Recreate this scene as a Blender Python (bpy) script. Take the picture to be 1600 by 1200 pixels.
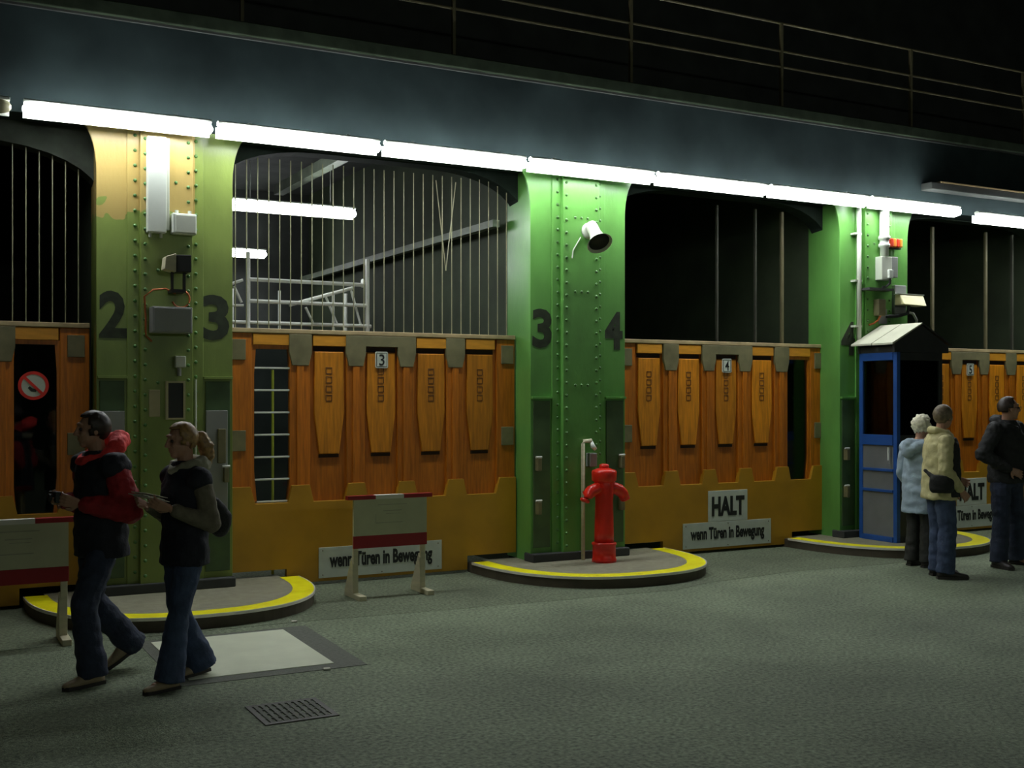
import bpy, bmesh, math, random
from mathutils import Vector, Matrix, noise
random.seed(7)
C = bpy.context.scene.collection
S = bpy.context.scene
for o in list(bpy.data.objects): bpy.data.objects.remove(o)

# ---------------------------------------------------------------- camera, world, exposure
YAW = math.atan(1780/3308)
cd = bpy.data.cameras.new('camera'); cd.sensor_width = 36; cd.lens = 1780*36/1600; cd.shift_y = 20/1600
cd.clip_end = 200
cam = bpy.data.objects.new('camera', cd); C.objects.link(cam)
cam.location = (0, 0, 1.78); cam.rotation_euler = (math.pi/2, 0, -YAW)
S.camera = cam
w = bpy.data.worlds.new('night'); S.world = w; w.use_nodes = True
w.node_tree.nodes['Background'].inputs[0].default_value = (0.6, 0.8, 1, 1)
w.node_tree.nodes['Background'].inputs[1].default_value = 0.004
S.view_settings.view_transform = 'Standard'; S.view_settings.look = 'None'
S.view_settings.gamma = 1; S.view_settings.use_curve_mapping = False
S.view_settings.exposure = 0.65
TUBE = 26.0          # radiance of the fluorescent diffusers

def hall_light(name, x, y, z, sx, sy, power, rx):
    l = bpy.data.lights.new(name, 'AREA'); l.shape = 'RECTANGLE'; l.size = sx; l.size_y = sy; l.energy = power; l.color = (0.9, 1.0, 0.86)
    o = bpy.data.objects.new(name, l); C.objects.link(o); o.location = (x, y, z); o.rotation_euler = (rx, 0, 0)
# the matching row of fluorescent lamps on the opposite side of the hall, behind the camera
hall_light('opposite_lamp_row', 8, -6.5, 4.6, 26, 0.25, 95, math.radians(52))

# ---------------------------------------------------------------- materials
def mat(name, col, rough=0.6, metal=0.0, var=0.15, scale=6.0, stretch=(1, 1, 1), bump=0.0, bscale=None, rnd=0.0, spec=0.5, detail=4):
    m = bpy.data.materials.new(name); m.use_nodes = True
    nt = m.node_tree; b = nt.nodes['Principled BSDF']
    b.inputs['Roughness'].default_value = rough; b.inputs['Metallic'].default_value = metal
    b.inputs['Specular IOR Level'].default_value = spec
    tc = nt.nodes.new('ShaderNodeTexCoord'); mp = nt.nodes.new('ShaderNodeMapping')
    mp.inputs['Scale'].default_value = stretch
    nt.links.new(tc.outputs['Object'], mp.inputs['Vector'])
    n = nt.nodes.new('ShaderNodeTexNoise'); n.inputs['Scale'].default_value = scale; n.inputs['Detail'].default_value = detail
    nt.links.new(mp.outputs[0], n.inputs['Vector'])
    r = nt.nodes.new('ShaderNodeValToRGB')
    r.color_ramp.elements[0].position = 0.3; r.color_ramp.elements[1].position = 0.7
    r.color_ramp.elements[0].color = tuple(max(0, c*(1-var)) for c in col)+(1,)
    r.color_ramp.elements[1].color = tuple(min(1, c*(1+var)) for c in col)+(1,)
    nt.links.new(n.outputs[0], r.inputs[0])
    out = r.outputs[0]
    if rnd:
        oi = nt.nodes.new('ShaderNodeObjectInfo'); hs = nt.nodes.new('ShaderNodeHueSaturation')
        mr = nt.nodes.new('ShaderNodeMapRange'); mr.inputs[3].default_value = 1-rnd; mr.inputs[4].default_value = 1+rnd
        nt.links.new(oi.outputs['Random'], mr.inputs[0]); nt.links.new(mr.outputs[0], hs.inputs['Value'])
        nt.links.new(out, hs.inputs['Color']); out = hs.outputs[0]
    nt.links.new(out, b.inputs['Base Color'])
    if bump:
        n2 = nt.nodes.new('ShaderNodeTexNoise'); n2.inputs['Scale'].default_value = bscale or scale*4; n2.inputs['Detail'].default_value = 5
        nt.links.new(mp.outputs[0], n2.inputs['Vector'])
        bp = nt.nodes.new('ShaderNodeBump'); bp.inputs['Strength'].default_value = bump; bp.inputs['Distance'].default_value = 0.02
        nt.links.new(n2.outputs[0], bp.inputs['Height']); nt.links.new(bp.outputs[0], b.inputs['Normal'])
    return m
def emit(name, col, k):
    m = bpy.data.materials.new(name); m.use_nodes = True
    b = m.node_tree.nodes['Principled BSDF']
    b.inputs['Base Color'].default_value = (0.8, 0.8, 0.8, 1)
    b.inputs['Emission Color'].default_value = col+(1,); b.inputs['Emission Strength'].default_value = k
    return m
def glass(name, tint=(0.8, 0.86, 0.84)):
    m = bpy.data.materials.new(name); m.use_nodes = True; nt = m.node_tree
    nt.nodes.remove(nt.nodes['Principled BSDF']); out = nt.nodes['Material Output']
    fr = nt.nodes.new('ShaderNodeFresnel'); fr.inputs[0].default_value = 1.5
    tr = nt.nodes.new('ShaderNodeBsdfTransparent'); tr.inputs[0].default_value = tint+(1,)
    gl = nt.nodes.new('ShaderNodeBsdfGlossy'); gl.inputs['Roughness'].default_value = 0.03
    mx = nt.nodes.new('ShaderNodeMixShader')
    nt.links.new(fr.outputs[0], mx.inputs[0]); nt.links.new(tr.outputs[0], mx.inputs[1]); nt.links.new(gl.outputs[0], mx.inputs[2])
    nt.links.new(mx.outputs[0], out.inputs[0]); return m
def asphalt(name='asphalt', col=(0.195, 0.235, 0.15)):
    m = mat(name, col, 0.75, var=0.5, scale=38, bump=0.6, bscale=90, spec=0.35)
    nt = m.node_tree; b = nt.nodes['Principled BSDF']
    src = b.inputs['Base Color'].links[0].from_socket
    tc = nt.nodes.new('ShaderNodeTexCoord'); n = nt.nodes.new('ShaderNodeTexNoise'); n.inputs['Scale'].default_value = 0.9; n.inputs['Detail'].default_value = 6
    nt.links.new(tc.outputs['Object'], n.inputs['Vector'])
    mr = nt.nodes.new('ShaderNodeMapRange'); mr.inputs[1].default_value = 0.3; mr.inputs[2].default_value = 0.7; mr.inputs[3].default_value = 0.72; mr.inputs[4].default_value = 1.2
    nt.links.new(n.outputs[0], mr.inputs[0])
    mx = nt.nodes.new('ShaderNodeVectorMath'); mx.operation = 'MULTIPLY'
    nt.links.new(src, mx.inputs[0]); nt.links.new(mr.outputs[0], mx.inputs[1]); nt.links.new(mx.outputs[0], b.inputs['Base Color'])
    return m
def old_green(name, col, cream_x=None, cream_z=3.36):
    """gloss green paint; with cream_x, an older cream coat left above a ragged edge"""
    m = mat(name, col, 0.33, var=0.22, scale=2.2, stretch=(1, 1, 0.5), bump=0.06, bscale=30)
    if cream_x is None: return m
    nt = m.node_tree; b = nt.nodes['Principled BSDF']; src = b.inputs['Base Color'].links[0].from_socket
    tc = nt.nodes.new('ShaderNodeTexCoord'); sp = nt.nodes.new('ShaderNodeSeparateXYZ'); nt.links.new(tc.outputs['Object'], sp.inputs[0])
    n = nt.nodes.new('ShaderNodeTexNoise'); n.inputs['Scale'].default_value = 7; n.inputs['Detail'].default_value = 1
    nt.links.new(tc.outputs['Object'], n.inputs['Vector'])
    a = nt.nodes.new('ShaderNodeMath'); a.operation = 'MULTIPLY_ADD'; a.inputs[1].default_value = 0.45
    nt.links.new(n.outputs[0], a.inputs[0]); nt.links.new(sp.outputs['Z'], a.inputs[2])
    g = nt.nodes.new('ShaderNodeMath'); g.operation = 'GREATER_THAN'; g.inputs[1].default_value = cream_z+0.22
    nt.links.new(a.outputs[0], g.inputs[0])
    l = nt.nodes.new('ShaderNodeMath'); l.operation = 'LESS_THAN'; l.inputs[1].default_value = cream_x
    nt.links.new(sp.outputs['X'], l.inputs[0])
    mu = nt.nodes.new('ShaderNodeMath'); mu.operation = 'MULTIPLY'; nt.links.new(g.outputs[0], mu.inputs[0]); nt.links.new(l.outputs[0], mu.inputs[1])
    mx = nt.nodes.new('ShaderNodeMix'); mx.data_type = 'RGBA'
    nt.links.new(mu.outputs[0], mx.inputs[0]); nt.links.new(src, mx.inputs[6]); mx.inputs[7].default_value = (0.42, 0.31, 0.10, 1)
    nt.links.new(mx.outputs[2], b.inputs['Base Color']); return m

M = dict(
    asphalt=asphalt(), asphalt_old=asphalt('old_asphalt', (0.155, 0.185, 0.115)),
    green=old_green('green_paint', (0.125, 0.34, 0.07)),
    olive=old_green('olive_green_paint', (0.20, 0.27, 0.06), cream_x=0.24),
    guide=mat('dark_green_guide', (0.06, 0.115, 0.04), 0.45, var=0.25, scale=4),
    rivet=mat('rivet_paint', (0.08, 0.20, 0.05), 0.35),
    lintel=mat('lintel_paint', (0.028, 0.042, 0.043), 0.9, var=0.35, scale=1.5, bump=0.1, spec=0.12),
    inner=mat('inner_arch_shaded', (0.018, 0.026, 0.02), 0.9, var=0.2, spec=0.1), arch_lit=mat('inner_arch_lit', (0.05, 0.06, 0.045), 0.8, var=0.3, spec=0.2), band=mat('cornice_paint', (0.035, 0.048, 0.03), 0.9, var=0.3, spec=0.1),  # inner arch in a shaded and a lit copy, light put into the colour
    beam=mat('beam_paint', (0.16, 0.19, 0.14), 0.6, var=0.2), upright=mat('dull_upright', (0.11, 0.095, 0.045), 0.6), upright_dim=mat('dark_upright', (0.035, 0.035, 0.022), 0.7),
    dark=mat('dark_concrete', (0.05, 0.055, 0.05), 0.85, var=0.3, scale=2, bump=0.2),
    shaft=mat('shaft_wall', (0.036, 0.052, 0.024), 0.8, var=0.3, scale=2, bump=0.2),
    wood=mat('orange_varnished_wood', (0.46, 0.135, 0.004), 0.42, var=0.25, scale=5, stretch=(9, 9, 0.8), bump=0.08, rnd=0.12),
    woodp=mat('orange_wood_panel', (0.55, 0.20, 0.006), 0.42, var=0.25, scale=5, stretch=(9, 9, 0.8), bump=0.08, rnd=0.22),
    yellow_wood=mat('yellow_wood', (0.62, 0.27, 0.02), 0.4, var=0.12, scale=6, stretch=(1, 6, 6), rnd=0.06),
    kick=mat('ochre_kick_board', (0.43, 0.22, 0.010), 0.45, var=0.12, scale=3, bump=0.03),
    bracket=mat('grey_steel_fitting', (0.17, 0.155, 0.075), 0.5, var=0.2, scale=8),
    rail=mat('worn_rail', (0.40, 0.31, 0.16), 0.45, var=0.2),
    slot=mat('dark_slot', (0.03, 0.012, 0.004), 0.8),
    carve=mat('carved_groove', (0.13, 0.05, 0.008), 0.7),
    wire=mat('wire_steel', (0.27, 0.265, 0.15), 0.5, 0.0),
    alu=mat('aluminium', (0.82, 0.85, 0.78), 0.4, 0.1, var=0.06),
    white=mat('white_enamel', (0.62, 0.66, 0.58), 0.4, var=0.04),
    signw=mat('sign_white', (0.55, 0.60, 0.50), 0.5, var=0.07, scale=9),
    ink=mat('black_lettering', (0.012, 0.014, 0.012), 0.5),
    stencil=mat('stencil_paint', (0.03, 0.042, 0.02), 0.7, var=0.35, scale=14),
    red=mat('red_paint', (0.72, 0.022, 0.010), 0.3, var=0.12),
    dred=mat('barrier_red', (0.30, 0.006, 0.008), 0.5, var=0.1),
    yellow=mat('yellow_line_paint', (1.0, 0.88, 0.0), 0.5, var=0.08, scale=12),
    slab=mat('island_screed', (0.25, 0.24, 0.16), 0.7, var=0.15, scale=14, bump=0.15),
    edge=mat('steel_edging', (0.9, 0.87, 0.75), 0.2, 0.1, var=0.1),  # near-white base carries the lamp glint on the steel in its colour
    kerb=mat('kerb_face', (0.085, 0.07, 0.045), 0.7),
    plate=mat('floor_plate', (0.72, 0.76, 0.58), 0.5, var=0.06, scale=4),
    patch=mat('tar_patch', (0.12, 0.128, 0.1), 0.75, var=0.2, scale=40, bump=0.3),
    grate=mat('cast_iron', (0.06, 0.06, 0.045), 0.6),
    board=mat('barrier_board_grey', (0.50, 0.50, 0.32), 0.6, var=0.07),
    boardprint=mat('faded_print', (0.36, 0.35, 0.25), 0.6),
    pine=mat('pale_timber', (0.58, 0.54, 0.36), 0.6, var=0.1, stretch=(1, 1, 5)),
    grey=mat('grey_box', (0.26, 0.27, 0.25), 0.5, var=0.06),
    lgrey=mat('pale_grey_plastic', (0.55, 0.58, 0.48), 0.45, var=0.04),
    cream=mat('cream_plate', (0.40, 0.36, 0.2), 0.55),
    black=mat('black_plastic', (0.015, 0.016, 0.015), 0.5),
    cable=mat('orange_cable', (0.45, 0.12, 0.03), 0.5),
    blue=mat('blue_frame', (0.015, 0.085, 0.33), 0.45, var=0.12),
    boothgrey=mat('booth_panel', (0.16, 0.17, 0.17), 0.55, var=0.08),
    roofm=mat('roof_sheet', (0.55, 0.55, 0.42), 0.5, var=0.06),
    boothdark=mat('booth_dark', (0.025, 0.027, 0.026), 0.6),
    beaconr=mat('beacon_red', (0.7, 0.05, 0.02), 0.3), beacono=mat('beacon_orange', (0.85, 0.3, 0.04), 0.3),
    tube=emit('lit_diffuser', (0.93, 0.97, 1.0), TUBE),
    smalltube=emit('lit_diffuser_distant', (0.93, 0.97, 1.0), TUBE*0.8),
    unlit=mat('unlit_diffuser', (0.35, 0.33, 0.2), 0.4),
    glass=glass('window_glass'),
    cam=mat('pale_yellow_enamel', (0.62, 0.58, 0.30), 0.45, var=0.04),
    stripe=mat('green_yellow_pole', (0.5, 0.55, 0.06), 0.5),
    skin=mat('skin', (0.46, 0.25, 0.16), 0.5, var=0.06),
    hair_dark=mat('dark_hair', (0.035, 0.022, 0.014), 0.5, var=0.4, scale=40), hair_blond=mat('blond_hair', (0.34, 0.2, 0.07), 0.45, var=0.4, scale=40),
    hair_white=mat('white_hair', (0.80, 0.74, 0.55), 0.6, var=0.3, scale=40), hair_grey=mat('grey_brown_hair', (0.18, 0.135, 0.08), 0.6, var=0.4, scale=40),
    redcloth=mat('red_fabric', (0.34, 0.012, 0.016), 0.75, var=0.2, scale=20, bump=0.2), hoodred_lit=mat('lit_red_fabric', (0.85, 0.05, 0.045), 0.75, var=0.15, scale=20, bump=0.2),  # hood is a lighter copy of the red, lamp light put into its colour
    navy=mat('navy_fabric', (0.012, 0.014, 0.022), 0.8, var=0.2, scale=20, bump=0.2), jeans=mat('denim', (0.05, 0.075, 0.14), 0.85, var=0.25, scale=14, bump=0.2),
    jeans_dark=mat('dark_denim', (0.028, 0.038, 0.068), 0.85, var=0.25, scale=14, bump=0.2),
    greyknit=mat('grey_knit', (0.17, 0.15, 0.10), 0.85, var=0.15, scale=30, bump=0.2), lightblue=mat('pale_blue_fabric', (0.35, 0.45, 0.53), 0.75, var=0.1, scale=14, bump=0.15),
    beige=mat('beige_fabric', (0.60, 0.54, 0.27), 0.75, var=0.12, scale=14, bump=0.15), blackcloth=mat('black_fabric', (0.017, 0.018, 0.017), 0.8, var=0.2, scale=20, bump=0.2),
    trousers=mat('dark_trousers', (0.035, 0.036, 0.03), 0.85, var=0.2, scale=20, bump=0.2), shoe=mat('beige_shoe', (0.36, 0.28, 0.17), 0.6), shoed=mat('dark_shoe', (0.03, 0.026, 0.022), 0.5),
    grey_trim=mat('pale_collar_trim', (0.3, 0.29, 0.2), 0.8), eye=mat('eye', (0.03, 0.02, 0.015), 0.2), paper=mat('paper', (0.7, 0.68, 0.58), 0.7, var=0.03),
)

# ---------------------------------------------------------------- mesh builder
class MB:
    def __init__(s): s.v = []; s.f = []
    def add(s, vs, fs):
        k = len(s.v); s.v += [tuple(v) for v in vs]; s.f += [tuple(i+k for i in f) for f in fs]; return s
    def box(s, x0, x1, y0, y1, z0, z1):
        return s.add([(x0,y0,z0),(x1,y0,z0),(x1,y1,z0),(x0,y1,z0),(x0,y0,z1),(x1,y0,z1),(x1,y1,z1),(x0,y1,z1)],
                     [(3,2,1,0),(4,5,6,7),(0,1,5,4),(1,2,6,5),(2,3,7,6),(3,0,4,7)])
    def prism(s, poly, a0, a1, ax='y'):
        n = len(poly)
        put = {'y': lambda p, a: (p[0], a, p[1]), 'z': lambda p, a: (p[0], p[1], a), 'x': lambda p, a: (a, p[0], p[1])}[ax]
        vs = [put(p, a0) for p in poly]+[put(p, a1) for p in poly]
        return s.add(vs, [tuple(range(n)), tuple(range(2*n-1, n-1, -1))]+[(i, i+n, (i+1) % n+n, (i+1) % n) for i in range(n)])
    def loft(s, rings):
        n = len(rings[0]); vs = [p for r in rings for p in r]; fs = []
        for k in range(len(rings)-1):
            for i in range(n):
                j = (i+1) % n; fs.append((k*n+i, k*n+j, (k+1)*n+j, (k+1)*n+i))
        fs.append(tuple(range(n-1, -1, -1))); fs.append(tuple(range((len(rings)-1)*n, len(rings)*n)))
        return s.add(vs, fs)
    def tube(s, pts, r, n=8):
        pts = [Vector(p) for p in pts]; rs = r if isinstance(r, (list, tuple)) else [r]*len(pts); rings = []
        ref = Vector((0.31, 0.17, 0.93)).normalized()
        for i, p in enumerate(pts):
            d = (pts[min(i+1, len(pts)-1)]-pts[max(i-1, 0)]).normalized()
            a = d.cross(ref if abs(d.dot(ref)) < 0.95 else Vector((1, 0, 0))).normalized(); b = d.cross(a)
            rings.append([p+(a*math.cos(t)+b*math.sin(t))*rs[i] for t in [2*math.pi*k/n for k in range(n)]])
        return s.loft(rings)
    def lathe(s, prof, c, ax=(0, 0, 1), n=24):
        ax = Vector(ax).normalized(); c = Vector(c)
        a = ax.cross(Vector((1, 0, 0)) if abs(ax.x) < 0.9 else Vector((0, 1, 0))).normalized(); b = ax.cross(a)
        return s.loft([[c+ax*h+(a*math.cos(t)+b*math.sin(t))*max(r, 1e-4) for t in [2*math.pi*k/n for k in range(n)]] for r, h in prof])
    def ell(s, c, r, R=None, n=16, m=10):
        c = Vector(c); R = R or Matrix.Identity(3); rings = []
        for j in range(m+1):
            a = math.pi*j/m; q = max(math.sin(a), 1e-3)
            rings.append([c+R@Vector((r[0]*q*math.cos(t), r[1]*q*math.sin(t), -r[2]*math.cos(a))) for t in [2*math.pi*k/n for k in range(n)]])
        return s.loft(rings)
    def chain(s, pts, rs, n=12):
        for i in range(len(pts)):
            s.ell(pts[i], (rs[i],)*3, n=n, m=8)
            if i: s.tube([pts[i-1], pts[i]], [rs[i-1], rs[i]], n)
        return s
    def mesh(s, name, off=(0, 0, 0), smooth=False):
        me = bpy.data.meshes.new(name)
        me.from_pydata([(v[0]-off[0], v[1]-off[1], v[2]-off[2]) for v in s.v], [], s.f)
        bm = bmesh.new(); bm.from_mesh(me); bmesh.ops.recalc_face_normals(bm, faces=bm.faces); bm.to_mesh(me); bm.free()
        if smooth: me.polygons.foreach_set('use_smooth', [True]*len(me.polygons))
        return me
def root_loc(o):
    p = Vector((0, 0, 0))
    while o: p += o.location; o = o.parent
    return p
def put(name, me, m, parent=None, loc=(0, 0, 0), kind=None, bevel=0.0, label=None, auto=False):
    o = bpy.data.objects.new(name, me); C.objects.link(o); o.location = loc
    if m: me.materials.append(M[m] if isinstance(m, str) else m)
    if parent: o.parent = parent
    if kind: o['kind'] = kind
    if label: o['label'] = label
    if bevel:
        b = o.modifiers.new('bevel', 'BEVEL'); b.width = bevel; b.segments = 2; b.limit_method = 'ANGLE'; b.angle_limit = 0.7
    return o
def part(name, mb, m, parent, smooth=False, bevel=0.0, label=None, kind=None):
    return put(name, mb.mesh(name, root_loc(parent), smooth), m, parent, bevel=bevel, label=label, kind=kind)
def struct(name, mb, m, bevel=0.0, smooth=False):
    return put(name, mb.mesh(name, smooth=smooth), m, kind='structure', bevel=bevel)
def tag(o, label, cat, group=None):
    o['label'] = label; o['category'] = cat
    if group: o['group'] = group
    return o
def thing(name, label, cat, loc=(0, 0, 0), group=None):
    o = bpy.data.objects.new(name, None); C.objects.link(o); o.location = loc; o.empty_display_size = 0.1
    return tag(o, label, cat, group)
def solo(name, mb, m, label, cat, group=None, bevel=0.0, smooth=False):
    n = len(mb.v); c = [sum(v[i] for v in mb.v)/n for i in range(2)]+[min(v[2] for v in mb.v)]
    return tag(put(name, mb.mesh(name, c, smooth), m, loc=c, bevel=bevel), label, cat, group)
def text(name, body, x0, x1, z0, z1, y, m, parent, bold=0.0, label=None):
    """lettering cut 2 mm thick, facing -Y, filling the given rectangle"""
    cu = bpy.data.curves.new(name, 'FONT'); cu.body = body; cu.offset = bold; cu.extrude = 0.02; cu.resolution_u = 3
    t = bpy.data.objects.new('t', cu); C.objects.link(t)
    dg = bpy.context.evaluated_depsgraph_get(); me = bpy.data.meshes.new_from_object(t.evaluated_get(dg))
    bpy.data.objects.remove(t)
    xs = [v.co.x for v in me.vertices]; ys = [v.co.y for v in me.vertices]
    a, b, c, d = min(xs), max(xs), min(ys), max(ys); p = root_loc(parent)
    for v in me.vertices:
        x, yy, z = v.co
        v.co = (x0+(x-a)/(b-a)*(x1-x0)-p.x, y-(z+0.02)*0.05-p.y, z0+(yy-c)/(d-c)*(z1-z0)-p.z)
    me.name = name; me.materials.clear(); return put(name, me, m, parent, label=label)
def arc(cx, cz, rx, rz, a0, a1, n=8):
    return [(cx+rx*math.cos(math.radians(a0+(a1-a0)*i/n)), cz+rz*math.sin(math.radians(a0+(a1-a0)*i/n))) for i in range(n+1)]

# ---------------------------------------------------------------- setting
YP, YG = 10.05, 10.40            # pillar faces, gate faces
PIT = 4.16                       # pitch of the bays
PILL = [(-2.72, -1.56), (1.455, 2.60), (5.62, 6.765), (9.82, 10.94), (14.0, 15.12)]
struct('floor', MB().box(-14, 40, -9, 18, -0.2, 0), 'asphalt')
struct('ceiling', MB().box(-14, 40, -9, 18, 9, 9.2), 'dark')
struct('wall_left', MB().box(-14.2, -14, -9, 18, 0, 9), 'dark')
struct('wall_right', MB().box(40, 40.2, -9, 18, 0, 9), 'dark')
struct('wall_front', MB().box(-14, 40, -9.2, -9, 0, 9), 'dark')
struct('wall_back', MB().box(-14, 40, 17.3, 17.5, 0, 4.95), 'dark')
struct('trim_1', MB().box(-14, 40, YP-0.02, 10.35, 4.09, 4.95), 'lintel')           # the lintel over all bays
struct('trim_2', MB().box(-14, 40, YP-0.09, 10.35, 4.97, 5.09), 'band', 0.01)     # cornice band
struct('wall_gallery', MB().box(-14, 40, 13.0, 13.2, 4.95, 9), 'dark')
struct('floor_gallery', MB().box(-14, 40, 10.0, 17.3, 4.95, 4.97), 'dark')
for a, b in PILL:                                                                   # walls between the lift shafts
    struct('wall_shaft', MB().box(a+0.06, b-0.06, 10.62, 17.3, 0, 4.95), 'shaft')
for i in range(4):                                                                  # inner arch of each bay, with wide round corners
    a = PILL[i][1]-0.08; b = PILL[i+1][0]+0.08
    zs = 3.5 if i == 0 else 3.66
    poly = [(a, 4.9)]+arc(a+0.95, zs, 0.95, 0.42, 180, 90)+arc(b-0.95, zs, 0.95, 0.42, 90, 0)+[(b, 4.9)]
    struct('trim_%d' % (3+i), MB().prism(poly, 10.36, 10.56), 'arch_lit' if i == 0 else 'inner')

# ---------------------------------------------------------------- fluorescent row
ordn = ['first', 'second', 'third', 'fourth', 'fifth', 'sixth', 'seventh']
def lamp(x, z, label, lit='tube', L=1.50, y=9.79, hang=True):
    t = thing('fluorescent_lamp', label, 'lamp', (x+L/2, y, z), 'long row of fluorescent lamps over the gates' if hang else 'lamps inside the lift shaft')
    prof = [(0.015, 0), (0.042, 0.02), (0.056, 0.07), (0.062, 0.16), (0.062, L-0.16), (0.056, L-0.07), (0.042, L-0.02), (0.015, L)]
    part('diffuser', MB().lathe(prof, (x, y, z), (1, 0, 0), 16), lit, t, True)
    part('housing', MB().prism([(y-0.03, z+0.05), (y+0.04, z+0.045), (y+0.04, z+0.075), (y+0.0, z+0.085), (y-0.03, z+0.07)], x+0.01, x+L-0.01, 'x'), 'white', t, bevel=0.004)
    part('light_shield', MB().box(x+0.01, x+L-0.01, y+0.07, y+0.08, z-0.058, z+0.035), 'white', t)  # added plate, keeps the diffuser's light off the pillar tops
    for k in (0.2, 0.8):
        if hang: part('bracket', MB().box(x+L*k-0.015, x+L*k+0.015, y+0.02, YP-0.02, z+0.075, z+0.10), 'grey', t)
        else: part('hanger', MB().tube([(x+L*k, y, z+0.08), (x+L*k, y, 4.95)], 0.006, 6), 'grey', t)
    return t
for i in range(7):
    lamp(0.86+1.534*i, 4.065, '%s lit fluorescent tube counting from the left in the long row' % ordn[i])
lamp(11.86, 4.02, 'lit fluorescent tube after the gap, at the right edge of the picture')
lamp(13.40, 4.02, 'lit fluorescent tube beyond the right edge of the picture')
lamp(-0.72, 4.065, 'unlit fluorescent fitting at the left end of the row', 'unlit')
lamp(3.12, 3.90, 'lit tube hanging behind the wire bars above gate 3', L=1.55, y=12.5, hang=False, lit='smalltube')
lamp(3.35, 3.89, 'shorter looking lit tube deeper in the shaft, half hidden by the pillar', L=1.45, y=16.6, hang=False, lit='smalltube')

# ---------------------------------------------------------------- pillars
def pillar(i, digits, label, m):
    a, b = PILL[i]; z0, z1 = 0.11, 4.09
    t = thing('pillar', label, 'pillar', ((a+b)/2, YP+0.2, 0), 'riveted steel pillars between the gates')
    ca, cb = a+0.345, a+0.785                      # centre plate
    for side in (0, 1):
        if side == 0: poly = [(ca+0.03, z0), (ca+0.03, z1), (a-0.16, z1)]+arc(a-0.16, z1-0.42, 0.16, 0.42, 90, 0)[1:]+[(a, z0)]
        else: poly = [(cb-0.03, z1), (cb-0.03, z0), (b, z0)]+arc(b+0.16, z1-0.42, 0.16, 0.42, 180, 90)[:-1]+[(b+0.16, z1)]
        part('flange_plate', MB().prism(poly, YP, YP+0.025), m, t, bevel=0.004)
    part('web', MB().prism([(a+0.005, YP+0.02), (a+0.03, YP+0.02), (a+0.09, 10.62), (a+0.04, 10.62)], z0, z1, 'z'), m, t)
    part('web', MB().prism([(b-0.03, YP+0.02), (b-0.005, YP+0.02), (b-0.04, 10.62), (b-0.09, 10.62)], z0, z1, 'z'), m, t)
    part('centre_plate', MB().box(ca, cb, YP-0.065, YP+0.02, z0, z1), m, t, bevel=0.006)
    for xa, xb in ((ca-0.10, ca), (cb, cb+0.10)):
        part('angle_strip', MB().box(xa, xb, YP-0.014, YP+0.01, z0, z1), m, t, bevel=0.003)
    r = MB()
    z = 0.26
    while z < 4.02:
        for x, y in ((ca-0.035, YP-0.014), (ca+0.04, YP-0.065), (cb-0.04, YP-0.065), (cb+0.035, YP-0.014)):
            dz = 0.03 if x in (ca-0.035, cb+0.035) else 0
            r.lathe([(0.016, 0), (0.0145, 0.007), (0.008, 0.013), (0.001, 0.0145)], (x, y, z+dz), (0, -1, 0), 8)
        z += 0.128
    for zz in (3.62, 2.86, 1.9):
        for k in (-1, 0, 1): r.lathe([(0.015, 0), (0.013, 0.007), (0.001, 0.013)], ((ca+cb)/2+k*0.075, YP-0.065, zz), (0, -1, 0), 8)
    part('rivets', r, 'rivet', t, True, kind='stuff')
    part('shoe', MB().box(a-0.01, b+0.01, YP-0.08, YP+0.12, z0, z0+0.085), 'dark', t, bevel=0.01)
    zl = 1.945 if i == 1 else 1.77
    for x0, x1 in ((a+0.005, ca-0.10), (cb+0.10, b-0.005)):
        part('ledge', MB().box(x0, x1, YP-0.035, YP, zl-0.012, zl+0.012), m, t, bevel=0.003)
        part('guide_panel', MB().box(x0+0.02, x1-0.02, YP-0.012, YP, 0.25, zl-0.03), 'guide', t, bevel=0.004)
    for x in (a+0.07, b-0.07):
        for zz in (1.12, 0.68):
            l = part('latch', MB().box(x-0.022, x+0.022, YP-0.075, YP-0.01, zz-0.09, zz+0.04), 'bracket', t, bevel=0.005)
            part('latch_pin', MB().tube([(x-0.035, YP-0.05, zz+0.05), (x+0.035, YP-0.05, zz+0.05)], 0.01, 8), 'alu', l)
    if digits[0]: text('numeral', digits[0], a+0.02, a+0.25, 2.275, 2.675, YP-0.001, 'stencil', t, 0.035)
    if digits[1]: text('numeral', digits[1], b-0.275, b-0.03, 2.275, 2.675, YP-0.001, 'stencil', t, 0.035)
    return t
pillar(1, ('2', '3'), 'green riveted pillar with cream top, stencilled 2 and 3, behind the walking couple', 'olive')
pillar(2, ('3', '4'), 'bright green riveted pillar stencilled 3 and 4 behind the red hydrant', 'green')
pillar(3, ('4', ''), 'green riveted pillar behind the blue booth, crowded with boxes and pipes', 'green')
pillar(4, ('5', '6'), 'green riveted pillar beyond the right edge of the picture', 'green')

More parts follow.
